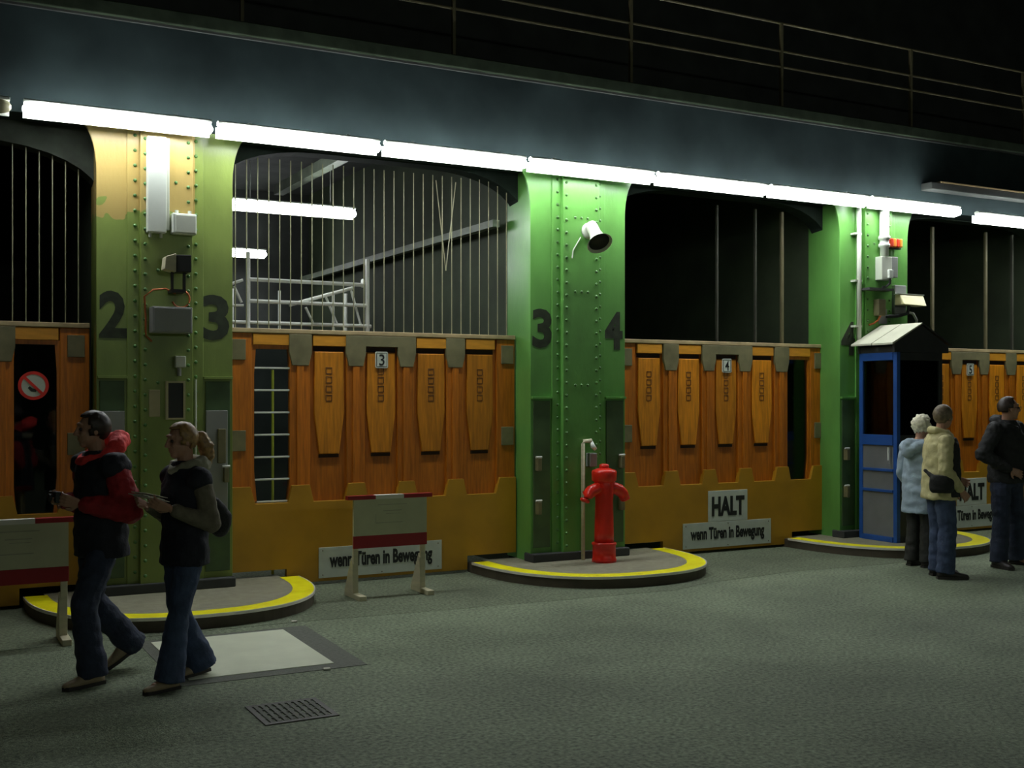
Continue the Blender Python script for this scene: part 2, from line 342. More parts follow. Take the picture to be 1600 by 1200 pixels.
# ---------------------------------------------------------------- lift gates
COLS = [0.435, 0.99, 1.52, 2.055, 2.60]; STILES = [(0, 0.24), (0.60, 0.80), (1.16, 1.35), (1.69, 1.87), (2.22, 2.41), (2.79, 3.0)]
def gate(xl, mirror, num, label, plates, halt, nbars, extra=None):
    W = 3.0
    t = thing('lift_gate', label, 'gate', (xl+W/2, YG+0.06, 0), 'wooden lift gates')
    def X(o): return xl+W-o if mirror else xl+o
    def span(a, b): return (X(b), X(a)) if mirror else (X(a), X(b))
    ends = [0]+[(STILES[k][0]+STILES[k][1])/2 for k in range(1, 5)]+[W]
    # back planks (none behind the window) and stiles
    for k in range(1, 5):
        x0, x1 = span(STILES[k][1]-0.03, STILES[k+1][0]+0.03)
        part('plank', MB().box(x0, x1, YG+0.035, YG+0.07, 0.6, 2.37), 'wood', t)
    for k, (s0, s1) in enumerate(STILES):
        x0, x1 = span(s0, s1); mid = (x0+x1)/2
        part('stile', MB().box(x0, x1, YG+0.005, YG+0.065, 0.6, 2.37), 'wood', t, bevel=0.006)
        if 0 < k < 5:
            part('stile_strip', MB().box(mid-0.035, mid+0.035, YG-0.012, YG+0.006, 0.9, 2.1), 'wood', t, bevel=0.004)
    # coffin-shaped raised panels with slots and carved squares
    for k in range(1, 5):
        c = X(COLS[k])
        p = part('panel', MB().prism([(c-0.145, 2.21), (c-0.15, 1.62), (c-0.10, 1.235), (c+0.10, 1.235), (c+0.15, 1.62), (c+0.145, 2.21)], YG+0.008, YG+0.036), 'woodp', t, bevel=0.008)
        part('slot', MB().box(c-0.155, c+0.155, YG+0.028, YG+0.04, 2.215, 2.26), 'slot', t)
        part('slot', MB().box(c-0.10, c+0.10, YG+0.026, YG+0.04, 1.20, 1.232), 'slot', t)
        mk = MB()
        for j in range(4):
            z = 2.03-j*0.087; h, e = 0.032, 0.007; x = c-0.005
            for (u0, u1, v0, v1) in ((-h, h, h-e, h), (-h, h, -h, -h+e), (-h, -h+e, -h+e, h-e), (h-e, h, -h+e, h-e)):
                mk.box(x+u0, x+u1, YG+0.004, YG+0.012, z+v0, z+v1)
        part('carved_squares', mk, 'carve', p)
    for k in range(5):                                                             # header blocks over the columns
        if k == 2: continue
        c = X(COLS[k]); hw = 0.185 if k == 0 else 0.165
        part('header_block', MB().box(c-hw, c+hw, YG-0.006, YG+0.05, 2.262, 2.368), 'yellow_wood', t, bevel=0.005)
    # window
    c = X(COLS[0])
    part('window_rail', MB().box(c-0.2, c+0.2, YG+0.01, YG+0.065, 2.225, 2.262), 'wood', t)
    for sx in (-1, 1):
        part('window_reveal', MB().prism([(c+sx*0.20, 0.6), (c+sx*0.20, 2.24), (c+sx*0.155, 2.24), (c+sx*0.172, 2.0), (c+sx*0.172, 1.1), (c+sx*0.145, 0.78), (c+sx*0.145, 0.6)], YG+0.012, YG+0.075), 'wood', t)
    g = part('pane', MB().box(c-0.185, c+0.185, YG+0.045, YG+0.051, 0.7, 2.24), 'glass', t)
    if extra: extra(t, g, c)
    # steel fittings
    def br(poly): part('bracket', MB().prism(poly, YG-0.016, YG+0.02), 'bracket', t, bevel=0.004)
    for k in (1, 4):
        x0, x1 = span(STILES[k][0]-0.01, STILES[k][1]+0.01)
        br([(x0, 2.37), (x0, 2.2), (x0+0.03, 2.075), (x1-0.03, 2.075), (x1, 2.2), (x1, 2.37)])
    x0, x3 = span(STILES[2][0]-0.01, STILES[3][1]+0.01); x1, x2 = span(STILES[2][1]+0.005, STILES[3][0]-0.005)
    br([(x0, 2.37), (x0, 2.2), (x0+0.03, 2.075), (x1-0.03, 2.075), (x1, 2.2), (x1, 2.265), (x2, 2.265), (x2, 2.2), (x2+0.03, 2.075), (x3-0.03, 2.075), (x3, 2.2), (x3, 2.37)])
    for o0, o1 in ((0.04, 0.18), (2.84, 2.98)):
        x0, x1 = span(o0, o1)
        for zz in (2.12, 1.28):
            h = part('hinge_plate', MB().box(x0, x1, YG-0.012, YG+0.01, zz, zz+0.19), 'bracket', t, bevel=0.004)
    part('top_rail', MB().box(xl, xl+W, YG-0.014, YG+0.08, 2.372, 2.415), 'rail', t, bevel=0.006)
    # kick board with tabs over the stiles, notched at the islands
    top = [(xl, 0.95)]; st = sorted(span(*s) for s in STILES)
    top.append((st[0][1]-0.02, 0.95)); top.append((st[0][1]+0.025, 0.79))
    for s0, s1 in st[1:5]: top += [(s0-0.025, 0.79), (s0+0.012, 0.95), (s1-0.012, 0.95), (s1+0.025, 0.79)]
    top += [(st[5][0]-0.025, 0.79), (st[5][0]+0.02, 0.95), (xl+W, 0.95)]
    nl, nr = 0.56, 0.56
    bot = [(xl+W, 0.17), (xl+W-nr, 0.17), (xl+W-nr, 0.03), (xl+nl, 0.03), (xl+nl, 0.17), (xl, 0.17)]
    part('kick_board', MB().prism(top+bot, YG-0.028, YG+0.03), 'kick', t, bevel=0.004)
    for k in range(nbars):                                                         # wire bars up to the arch
        x = xl+0.09+0.1045*k
        zt = 4.0
        part('bar', MB().tube([(x, YG+0.02, 2.41), (x, YG+0.02, zt)], 0.0055, 6), 'wire', t)
    # plates and signs
    if num:
        cx = X(COLS[2]); n = part('number_plate', MB().prism(arc(cx+0.05, 2.205, 0.015, 0.015, 0, 90, 3)+arc(cx-0.05, 2.205, 0.015, 0.015, 90, 180, 3)+arc(cx-0.05, 2.075, 0.015, 0.015, 180, 270, 3)+arc(cx+0.05, 2.075, 0.015, 0.015, 270, 360, 3), YG-0.006, YG+0.01), 'signw', t, label='small white plate with the black number %s' % num)
        text('number', num, cx-0.028, cx+0.028, 2.085, 2.195, YG-0.0065, 'ink', n, 0.01)
        bd = MB()
        for u0, u1, v0, v1 in ((-0.054, 0.054, 2.203, 2.208), (-0.054, 0.054, 2.072, 2.077), (-0.056, -0.051, 2.077, 2.203), (0.051, 0.056, 2.077, 2.203)): bd.box(cx+u0, cx+u1, YG-0.008, YG-0.005, v0, v1)
        part('border', bd, 'ink', n)
    cx = X(COLS[2])-0.01
    if plates:
        s = part('warning_sign', MB().box(cx-0.64, cx+0.64, YG-0.036, YG-0.027, 0.06, 0.35), 'signw', t, bevel=0.003, label='long white sign reading wenn Türen in Bewegung')
        text('lettering', 'wenn Türen in Bewegung', cx-0.535, cx+0.535, 0.115, 0.295, YG-0.0365, 'ink', s, 0.04)
        sc = MB()
        for u, v in ((-0.6, 0.32), (-0.6, 0.09), (0.6, 0.32), (0.6, 0.09), (0, 0.33), (0, 0.08)): sc.lathe([(0.007, 0), (0.005, 0.004), (0.0005, 0.005)], (cx+u, YG-0.036, v), (0, -1, 0), 8)
        part('screws', sc, 'bracket', s)
    if halt:
        s = part('halt_sign', MB().box(cx-0.285, cx+0.285, YG-0.036, YG-0.027, 0.352, 0.705), 'signw', t, bevel=0.003, label='white sign reading HALT in bold black capitals')
        text('lettering', 'HALT', cx-0.235, cx+0.24, 0.415, 0.64, YG-0.0365, 'ink', s, 0.045)
    return t
def guarded(t, g, c):
    for x in (4.74, 4.96): part('bar', MB().tube([(x, YG+0.02, 3.95), (4.85, YG+0.02, 3.05)], 0.005, 6), 'wire', t)
    for k in range(7): part('guard_bar', MB().box(c-0.168, c+0.168, YG+0.012, YG+0.03, 0.795+k*0.2075, 0.812+k*0.2075), 'white', t, bevel=0.003)
def nosmoke(t, g, c):
    cx, cz, y = c-0.01, 1.875, YG+0.043
    s = part('no_smoking_sign', MB().lathe([(0.118, 0), (0.118, 0.003)], (cx, y, cz), (0, -1, 0), 32), 'signw', t, label='round white sticker with red ring and slash')
    n = 32; ring = MB(); vs = []; fs = []
    for k in range(n):
        a = 2*math.pi*k/n
        for r, yy in ((0.122, y-0.003), (0.095, y-0.003), (0.095, y-0.006), (0.122, y-0.006)): vs.append((cx+r*math.cos(a), yy, cz+r*math.sin(a)))
    for k in range(n):
        j = (k+1) % n
        for q in range(4): fs.append((k*4+q, k*4+(q+1) % 4, j*4+(q+1) % 4, j*4+q))
    part('red_ring', ring.add(vs, fs), 'red', s)
    d = Vector((0.7, 0, -0.7)).normalized()*0.1; e = Vector((d.z, 0, -d.x)).normalized()*0.012
    P = [(cx+d.x+e.x, cz+d.z+e.z), (cx+d.x-e.x, cz+d.z-e.z), (cx-d.x-e.x, cz-d.z-e.z), (cx-d.x+e.x, cz-d.z+e.z)]
    part('red_slash', MB().prism(P, y-0.0075, y-0.004), 'red', s)
    part('pictogram', MB().prism([(cx-0.045, cz-0.02), (cx-0.02, cz-0.05), (cx+0.02, cz-0.055), (cx+0.03, cz-0.03), (cx-0.005, cz-0.025), (cx-0.03, cz-0.005)], y-0.005, y-0.0035), 'ink', s)
gate(-1.55, True, '', 'orange wooden gate at the left edge with a no smoking sticker on its window', False, False, 28, nosmoke)
gate(2.63, False, '3', 'orange wooden gate number 3 with a barred window, behind the trestle barrier', True, False, 28, guarded)
gate(6.93, True, '4', 'orange wooden gate number 4 with complete HALT sign, right of the hydrant', True, True, 0)
gate(10.96, False, '5', 'orange wooden gate at the far right behind the booth and bystanders', True, True, 0)

# uprights seen over gates 4 and 5
for x, r, lab in ((8.36, 0.008, 'thin dim upright near the middle of the dark opening over gate 4'), (8.93, 0.008, 'thin dim upright beside the hanging sheet over gate 4'), (9.34, 0.018, 'brightest pale upright at the right of the opening over gate 4'),
             (11.9, 0.02, 'dim upright above the booth roof in the opening over gate 5'), (12.92, 0.018, 'pale upright at the right edge over gate 5'), (13.45, 0.014, 'faint upright at the extreme right over gate 5')):
    solo('upright', MB().box(x-r, x+r, YG+0.1, YG+0.13, 0.0, 4.0), 'upright' if r > 0.016 else 'upright_dim', lab, 'post', 'uprights in the openings over gates 4 and 5')
t = thing('hanging_sheet', 'dull grey ribbed sheet hanging in the dark shaft over gate 4', 'panel', (11.05, 13, 3.3))
for k in range(4): part('rib_panel', MB().box(10.75, 11.55, 13.0, 13.03, 3.42+k*0.19, 3.60+k*0.19), 'grey', t, bevel=0.01)
part('hanger', MB().box(10.8, 10.84, 13.03, 13.06, 3.4, 4.95), 'grey', t); part('hanger', MB().box(11.46, 11.5, 13.03, 13.06, 3.4, 4.95), 'grey', t)

# scaffold and beams in shaft 3
t = thing('scaffold', 'bare metal scaffold railing inside the shaft over gate 3', 'scaffold', (3.9, 12.3, 0))
y = 12.0
for x in (3.27, 4.62):
    part('post', MB().tube([(x, y, 0), (x, y, 3.32)], 0.024, 10), 'alu', t)
    part('post', MB().tube([(x+0.03, y+0.8, 0), (x+0.03, y+0.8, 3.0)], 0.024, 10), 'alu', t)
for x0, x1, z in ((3.27, 4.56, 3.03), (3.27, 4.62, 2.80), (2.95, 4.66, 2.57)):
    part('rail', MB().tube([(x0, y, z), (x1, y, z)], 0.022, 8), 'alu', t)
part('rail', MB().tube([(2.9, y, 2.74), (3.22, y, 2.75)], 0.015, 8), 'alu', t)
part('rail', MB().tube([(4.56, y, 3.02), (4.64, y+0.2, 3.1)], 0.022, 8), 'alu', t)
for p, q, r in (((3.75, y+0.1, 2.78), (4.48, y+0.1, 3.0), 0.02), ((4.46, y+0.1, 2.98), (4.58, y+0.1, 2.58), 0.014), ((4.2, y+0.2, 2.9), (4.34, y+0.2, 2.58), 0.014), ((4.0, y+0.3, 2.78), (4.1, y+0.3, 2.58), 0.014), ((3.12, y, 2.95), (3.2, y, 2.78), 0.014), ((3.05, y+0.1, 2.96), (3.24, y+0.1, 3.03), 0.016)):
    part('brace', MB().tube([p, q], r, 8), 'alu', t)
for x in (3.85, 4.5): part('upright_tube', MB().tube([(x, y+0.8, 2.4), (x, y+0.8, 3.0)], 0.016, 8), 'alu', t)
solo('wall_beam', MB().box(5.5, 5.58, 10.65, 17.2, 3.57, 3.645), 'beam', 'sloping looking grey beam along the right wall of the shaft over gate 3', 'beam')
solo('roof_beam', MB().box(4.2, 4.32, 11.4, 14.2, 4.35, 4.47), 'beam', 'short grey roof beam above the lit tube in the shaft', 'beam')
solo('striped_pole', MB().tube([(3.3, 11.2, 0), (3.3, 11.2, 2.05)], 0.014, 10), 'stripe', 'thin yellow green pole seen through the barred window', 'pole')

# ---------------------------------------------------------------- islands
def island(cx, label):
    back, rx, dep, h = 10.30, 1.19, 1.5, 0.11
    def outline(k, n=40):
        pts = []
        for i in range(n+1):
            a = math.pi*i/n; ca, sa = math.cos(a), math.sin(a)
            e = 0.82
            pts.append((cx-(rx-k)*math.copysign(abs(ca)**e, ca), back-(dep-k)*(sa**e)))
        return pts
    t = thing('traffic_island', label, 'island', (cx, 9.7, 0), 'raised islands at the foot of the pillars')
    o = outline(0); part('kerb', MB().prism(outline(0.012)+[(cx+rx-0.012, YG+0.02), (cx-rx+0.012, YG+0.02)], 0, h-0.012, 'z'), 'kerb', t)
    part('deck', MB().prism(outline(0.17)+[(cx+rx-0.17, YG+0.02), (cx-rx+0.17, YG+0.02)], h-0.014, h, 'z'), 'slab', t)
    def band(k0, k1, z0, z1):
        A, B = outline(k0), outline(k1); n = len(A); vs = []; fs = []
        for p, q in zip(A, B): vs += [(p[0], p[1], z0), (q[0], q[1], z0), (q[0], q[1], z1), (p[0], p[1], z1)]
        for i in range(n-1):
            for q in range(4): fs.append((i*4+q, i*4+(q+1) % 4, i*4+4+(q+1) % 4, i*4+4+q))
        fs += [(0, 1, 2, 3), (n*4-4, n*4-3, n*4-2, n*4-1)]
        return MB().add(vs, fs)
    part('yellow_line', band(0.010, 0.19, h-0.014, h+0.001), 'yellow', t)
    part('steel_edging', band(0.0, 0.011, h-0.022, h+0.002), 'edge', t)
    return t
island(2.1, 'yellow edged kerb island in front of the cream topped pillar, left')
island(6.27, 'yellow edged kerb island carrying the red hydrant')
island(10.43, 'yellow edged kerb island under the blue booth')

# ---------------------------------------------------------------- hydrant and standpipe
hx, hy, z0 = 6.29, 9.72, 0.11
t = thing('fire_hydrant', 'red pillar fire hydrant standing on the middle island', 'hydrant', (hx, hy, z0))
part('base', MB().lathe([(0.125, 0), (0.125, 0.03), (0.118, 0.04), (0.118, 0.17), (0.126, 0.175), (0.126, 0.195), (0.1, 0.2)], (hx, hy, z0)), 'red', t, True)
part('barrel', MB().lathe([(0.1, 0.19), (0.098, 0.3), (0.09, 0.62), (0.1, 0.72), (0.1, 0.8), (0.095, 0.82)], (hx, hy, z0)), 'red', t, True)
part('cap', MB().lathe([(0.095, 0.80), (0.125, 0.825), (0.128, 0.9), (0.122, 0.925), (0.08, 0.94), (0.05, 0.95)], (hx, hy, z0)), 'red', t, True)
part('operating_nut', MB().lathe([(0.048, 0.945), (0.05, 0.965), (0.045, 0.985), (0.02, 0.992), (0.001, 0.993)], (hx, hy, z0), n=12), 'red', t, True)
for sx in (-1, 1):
    pts = [(hx+sx*q, hy-0.02, z0+zz) for q, zz in ((0.03, 0.74), (0.10, 0.745), (0.17, 0.72), (0.215, 0.68), (0.24, 0.635))]
    o = part('outlet', MB().tube(pts, [0.055, 0.062, 0.062, 0.057, 0.05], 14), 'red', t, True)
    d = Vector((sx*0.025, 0, -0.055)).normalized()
    part('outlet_cap', MB().lathe([(0.05, -0.01), (0.05, 0.012), (0.04, 0.02), (0.001, 0.022)], pts[-1], d, 14), 'red', o, True)
t = thing('standpipe', 'pale conduit pipe with a small grey switch box behind the red hydrant', 'pipe', (6.19, 9.93, 0.11))
part('pipe', MB().tube([(6.17, 9.93, 0.11), (6.17, 9.93, 1.30), (6.18, 9.93, 1.325), (6.27, 9.93, 1.33)], 0.02, 10), 'pine', t, True)
part('tap', MB().tube([(6.27, 9.95, 1.33), (6.27, 9.9, 1.27), (6.30, 9.9, 1.24)], [0.02, 0.026, 0.02], 8), 'alu', t, True)
part('switch_box', MB().box(6.24, 6.33, 9.91, 9.99, 1.06, 1.2), 'grey', t, bevel=0.008)

# ---------------------------------------------------------------- horn loudspeaker
h0 = Vector((6.27, YP-0.065, 3.49))
t = thing('horn_loudspeaker', 'pale horn loudspeaker on the bright green pillar above the hydrant', 'loudspeaker', h0)
part('mount_plate', MB().lathe([(0.085, 0), (0.08, 0.02), (0.06, 0.026)], h0, (0, -1, 0), 20), 'lgrey', t, True)
ax = Vector((-0.06, -0.66, -0.74)).normalized(); s0 = h0+Vector((-0.0, -0.05, 0.06))
part('horn', MB().lathe([(0.055, 0.0), (0.06, 0.05), (0.062, 0.14), (0.075, 0.2), (0.10, 0.25), (0.128, 0.285), (0.134, 0.29), (0.126, 0.288), (0.095, 0.25), (0.05, 0.19), (0.01, 0.17)], s0, ax, 28), 'lgrey', t, True)
part('mouth', MB().lathe([(0.001, 0.245), (0.108, 0.262), (0.108, 0.268), (0.001, 0.252)], s0, ax, 24), 'black', t, True)
part('cable', MB().tube([(6.17, YP-0.075, 3.42), (6.13, YP-0.075, 3.36), (6.08, YP-0.072, 3.28), (6.07, YP-0.07, 3.2)], 0.006, 6), 'lgrey', t)

# ---------------------------------------------------------------- fittings on the cream topped pillar
YC = YP-0.065
g1 = 'fittings on the cream topped pillar'
t = thing('cable_trunking', 'bright white trunking running up the cream topped pillar', 'trunking', (1.91, YC, 3.17), g1)
part('cover', MB().box(1.845, 2.0, YC-0.09, YC, 3.17, 3.98), 'white', t, bevel=0.008); part('side_channel', MB().box(2.0, 2.03, YC-0.06, YC, 3.2, 3.98), 'lgrey', t, bevel=0.004)
for x in (1.87, 1.96): part('gland', MB().tube([(x, YC-0.05, 3.13), (x, YC-0.05, 3.175)], 0.012, 8), 'lgrey', t)
t = thing('junction_box', 'white junction box with two glands beside the white trunking', 'box', (2.14, YC, 3.17), g1)
part('case', MB().box(2.045, 2.25, YC-0.10, YC, 3.17, 3.345), 'white', t, bevel=0.01); part('lid', MB().box(2.07, 2.24, YC-0.108, YC-0.098, 3.18, 3.33), 'lgrey', t, bevel=0.006)
for x in (2.09, 2.2): part('gland', MB().tube([(x, YC-0.05, 3.34), (x, YC-0.05, 3.375)], 0.015, 8), 'white', t)
t = thing('floodlight', 'small dark floodlight with one pale side, below the white junction box', 'floodlight', (2.06, YC, 2.66), g1)
part('body', MB().prism([(2.05, YC-0.22), (2.17, YC-0.25), (2.17, YC-0.08), (2.05, YC-0.08)], 2.83, 2.975, 'z'), 'black', t, bevel=0.006)
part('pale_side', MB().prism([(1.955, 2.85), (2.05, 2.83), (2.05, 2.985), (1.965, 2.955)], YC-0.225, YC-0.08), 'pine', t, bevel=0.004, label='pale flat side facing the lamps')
for x in (2.035, 2.135): part('yoke_arm', MB().box(x-0.01, x+0.01, YC-0.15, YC-0.12, 2.68, 2.85), 'black', t)
part('yoke_base', MB().box(2.025, 2.145, YC-0.16, YC-0.0, 2.665, 2.69), 'black', t)
cp = [(2.08, YC-0.06, 2.66), (2.0, YC-0.05, 2.7), (1.9, YC-0.03, 2.69), (1.83, YC-0.02, 2.63), (1.84, YC-0.02, 2.45), (1.84, YC-0.02, 2.3), (1.89, YC-0.02, 2.25)]
solo('cable', MB().tube(cp, 0.008, 6), 'cable', 'orange cable looping from the floodlight down past the grey box', 'cable', g1, smooth=True)
solo('cable', MB().tube([(2.13+0.075*math.cos(a), YC-0.03, 2.62+0.075*math.sin(a)) for a in [math.radians(100-k*20) for k in range(14)]], 0.008, 6), 'cable', 'round orange loop of cable right under the floodlight', 'cable', g1, smooth=True)
t = thing('control_box', 'wide grey control box between the stencilled 2 and 3', 'box', (2.03, YC, 2.32), g1)
part('case', MB().box(1.87, 2.2, YC-0.16, YC, 2.32, 2.54), 'grey', t, bevel=0.006); part('lid', MB().box(1.88, 2.19, YC-0.168, YC-0.158, 2.33, 2.53), 'grey', t, bevel=0.004)
t = thing('push_button', 'small pale push button box under the grey control box', 'switch', (2.115, YC, 2.02), g1)
part('case', MB().box(2.075, 2.165, YC-0.07, YC, 2.03, 2.13), 'lgrey', t, bevel=0.008); part('stub', MB().tube([(2.115, YC-0.03, 1.96), (2.115, YC-0.03, 2.035)], 0.018, 8), 'grey', t)
solo('label_plate', MB().box(1.87, 1.96, YC-0.012, YC, 1.61, 1.84), 'cream', 'plain cream plate left of the framed dark display', 'plate', g1, bevel=0.003)
t = thing('display_case', 'tall dark display with pale frame above the ponytailed woman', 'display', (2.08, YC, 1.58), g1)
part('screen', MB().box(2.02, 2.15, YC-0.03, YC, 1.6, 1.9), 'black', t)
for u in ((2.005, 2.022, 1.585, 1.915), (2.148, 2.165, 1.585, 1.915), (2.022, 2.148, 1.898, 1.915), (2.022, 2.148, 1.585, 1.6)): part('frame', MB().box(u[0], u[1], YC-0.045, YC, u[2], u[3]), 'cream', t)
solo('conduit', MB().tube([(2.27, YP-0.03, 1.05), (2.27, YP-0.03, 1.93)], 0.01, 8), 'lgrey', 'thin pale conduit right of the framed display', 'conduit', g1)
for x0, x1, s in ((1.5, 1.68, 'left'), (2.36, 2.55, 'right')):
    t = thing('grey_panel', 'flat grey panel on the lower %s plate of the cream topped pillar' % s, 'panel', ((x0+x1)/2, YP-0.012, 0.7), g1)
    part('sheet', MB().box(x0, x1, YP-0.03, YP-0.010, 0.75, 1.66), 'grey', t, bevel=0.004)
    part('handle', MB().box((x0+x1)/2+0.0, (x0+x1)/2+0.07, YP-0.07, YP-0.028, 1.2, 1.5), 'bracket', t, bevel=0.006)

# ---------------------------------------------------------------- fittings on the booth pillar
g3 = 'fittings on the pillar behind the booth'
t = thing('conduit', 'tall pale conduit with clamps left on the pillar behind the booth', 'conduit', (10.06, 9.93, 2.4), g3)
part('pipe', MB().tube([(10.06, 9.98, 2.45), (10.06, 9.98, 4.05)], 0.028, 10), 'lgrey', t, True)
for z in (3.72, 3.16, 2.62): part('clamp', MB().box(9.99, 10.1, 9.97, YP-0.0, z-0.012, z+0.012), 'lgrey', t)
t = thing('cable_trunking', 'thick white pipe coming down under the lamps, pillar behind the booth', 'trunking', (10.46, 9.94, 3.4), g3)
part('pipe', MB().lathe([(0.055, 0.60), (0.055, 0.25), (0.07, 0.23), (0.07, 0.2), (0.055, 0.19), (0.055, 0.15), (0.068, 0.14), (0.068, 0.11), (0.05, 0.1), (0.05, 0)], (10.41, 9.92, 3.47)), 'white', t, True)
t = thing('warning_beacon', 'row of red and orange warning lamps on the pillar behind the booth', 'beacon', (10.61, 9.93, 3.57), g3)
part('body', MB().box(10.50, 10.735, 9.96, 10.03, 3.57, 3.70), 'black', t, bevel=0.005)
for k in range(4): part('lens', MB().box(10.512+k*0.05, 10.552+k*0.05, 9.90, 9.965, 3.585, 3.69), 'beacono' if k % 2 else 'beaconr', t, bevel=0.012)
t = thing('control_box', 'pale grey upright box below the red and orange beacon', 'box', (10.4, YP, 3.18), g3)
part('case', MB().box(10.33, 10.5, 9.88, YP, 3.18, 3.46), 'lgrey', t, bevel=0.008); part('side_case', MB().box(10.52, 10.64, 9.92, YP, 3.22, 3.47), 'grey', t, bevel=0.008)
part('socket', MB().box(10.42, 10.49, 9.85, 9.882, 3.2, 3.3), 'white', t, bevel=0.006); part('lead', MB().tube([(10.45, 9.87, 3.2), (10.46, 9.88, 3.14), (10.42, 9.9, 3.1), (10.36, 9.9, 3.09)], 0.014, 8), 'black', t)
t = thing('shelf_bracket', 'dark steel bracket shelf holding cables below the pale grey box', 'bracket', (10.3, YP, 3.05), g3)
part('shelf', MB().box(10.1, 10.5, 9.85, YP, 3.05, 3.075), 'dark', t); part('junction', MB().box(10.3, 10.42, 9.9, YP, 2.75, 2.95), 'bracket', t, bevel=0.01)
part('lead', MB().tube([(10.36, 9.93, 2.76), (10.36, 9.97, 2.70), (10.30, 9.98, 2.66), (10.22, 9.98, 2.64)], 0.012, 8), 'cable', t)
t = thing('security_camera', 'white boxy security camera above the booth roof', 'camera', (10.8, 9.92, 2.78), g3)
part('housing', MB().loft([[(10.63, 9.80, 2.89), (11.0, 9.80, 2.88), (11.0, 9.97, 2.88), (10.63, 9.97, 2.89)], [(10.64, 9.90, 3.02), (11.05, 9.90, 3.02), (11.05, 9.97, 3.02), (10.64, 9.97, 3.02)]]), 'cam', t, bevel=0.01, label='pale camera housing'); part('sunshield', MB().box(10.63, 11.055, 9.89, 9.98, 3.02, 3.03), 'white', t)
part('lens_window', MB().box(11.0, 11.035, 9.90, 9.955, 2.91, 2.99), 'black', t)
part('arm', MB().tube([(10.8, 9.9, 2.89), (10.8, 9.92, 2.79), (10.65, 9.95, 2.76), (10.5, 9.99, 2.75)], 0.022, 8), 'dark', t); part('wall_plate', MB().box(10.38, 10.52, 9.98, YP, 2.66, 2.84), 'grey', t)
t = thing('junction_box', 'grey upright box right behind the white security camera', 'box', (10.8, YP, 2.75), g3)
part('case', MB().box(10.66, 10.86, 9.99, YP, 2.79, 3.14), 'grey', t, bevel=0.008); part('lead', MB().tube([(10.86, 10.0, 2.82), (10.95, 9.97, 2.8), (11.0, 9.96, 2.72), (10.98, 9.96, 2.64)], 0.016, 8), 'lgrey', t, True)

# ---------------------------------------------------------------- booth
bx0, bx1, by0, by1, z0 = 10.02, 10.76, 9.36, 9.94, 0.11
t = thing('guard_booth', 'narrow blue framed booth with pitched roof on the right island', 'booth', ((bx0+bx1)/2, (by0+by1)/2, z0))
e = 0.055
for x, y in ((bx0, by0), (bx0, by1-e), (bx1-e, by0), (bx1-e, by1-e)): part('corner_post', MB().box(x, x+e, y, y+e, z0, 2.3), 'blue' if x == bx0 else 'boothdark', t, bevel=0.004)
for z, hh in ((z0, 0.06), (0.68, 0.03), (0.92, 0.03), (1.22, 0.12), (2.2, 0.09)):
    part('side_rail', MB().box(bx0-0.012, bx0+0.04, by0+e, by1-e, z, z+hh), 'blue', t, bevel=0.003)
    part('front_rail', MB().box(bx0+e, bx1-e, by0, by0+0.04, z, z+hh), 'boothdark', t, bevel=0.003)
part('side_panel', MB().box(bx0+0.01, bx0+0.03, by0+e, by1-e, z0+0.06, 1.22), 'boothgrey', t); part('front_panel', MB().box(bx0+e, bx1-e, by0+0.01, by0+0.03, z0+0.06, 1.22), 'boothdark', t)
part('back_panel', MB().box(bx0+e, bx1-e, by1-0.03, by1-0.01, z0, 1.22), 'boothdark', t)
part('pane', MB().box(bx0+0.015, bx0+0.02, by0+e, by1-e, 1.34, 2.2), 'glass', t); part('pane', MB().box(bx0+e, bx1-e, by0+0.015, by0+0.02, 1.34, 2.2), 'glass', t)
part('handle', MB().tube([(bx0-0.03, by0+0.1, 1.05), (bx0-0.03, by0+0.1, 1.2)], 0.01, 8), 'alu', t)
rx, rz, rb, ry0, ry1 = (bx0+bx1)/2+0.01, 2.62, 2.385, by0-0.03, by1+0.03
part('gable', MB().prism([(bx0-0.06, 2.29), (bx1+0.08, 2.29), (bx1+0.08, 2.37), (rx, rz-0.015), (bx0-0.06, rb+0.0)], ry0+0.01, ry0+0.04), 'boothdark', t)
part('gable', MB().prism([(bx0-0.02, 2.29), (bx1+0.04, 2.29), (bx1+0.04, 2.37), (rx, rz-0.015), (bx0-0.02, rb)], by1-0.03, by1), 'boothdark', t)
ym = (ry0+ry1)/2
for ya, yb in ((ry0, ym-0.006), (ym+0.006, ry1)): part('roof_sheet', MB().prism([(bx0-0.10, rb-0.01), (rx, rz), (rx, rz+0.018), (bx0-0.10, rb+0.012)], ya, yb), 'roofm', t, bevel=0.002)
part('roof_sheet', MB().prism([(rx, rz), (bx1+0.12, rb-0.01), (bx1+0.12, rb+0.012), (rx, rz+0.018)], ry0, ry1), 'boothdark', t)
part('eave_beam', MB().box(bx0-0.01, bx0+0.05, by0, by1, 2.29, 2.36), 'boothdark', t)

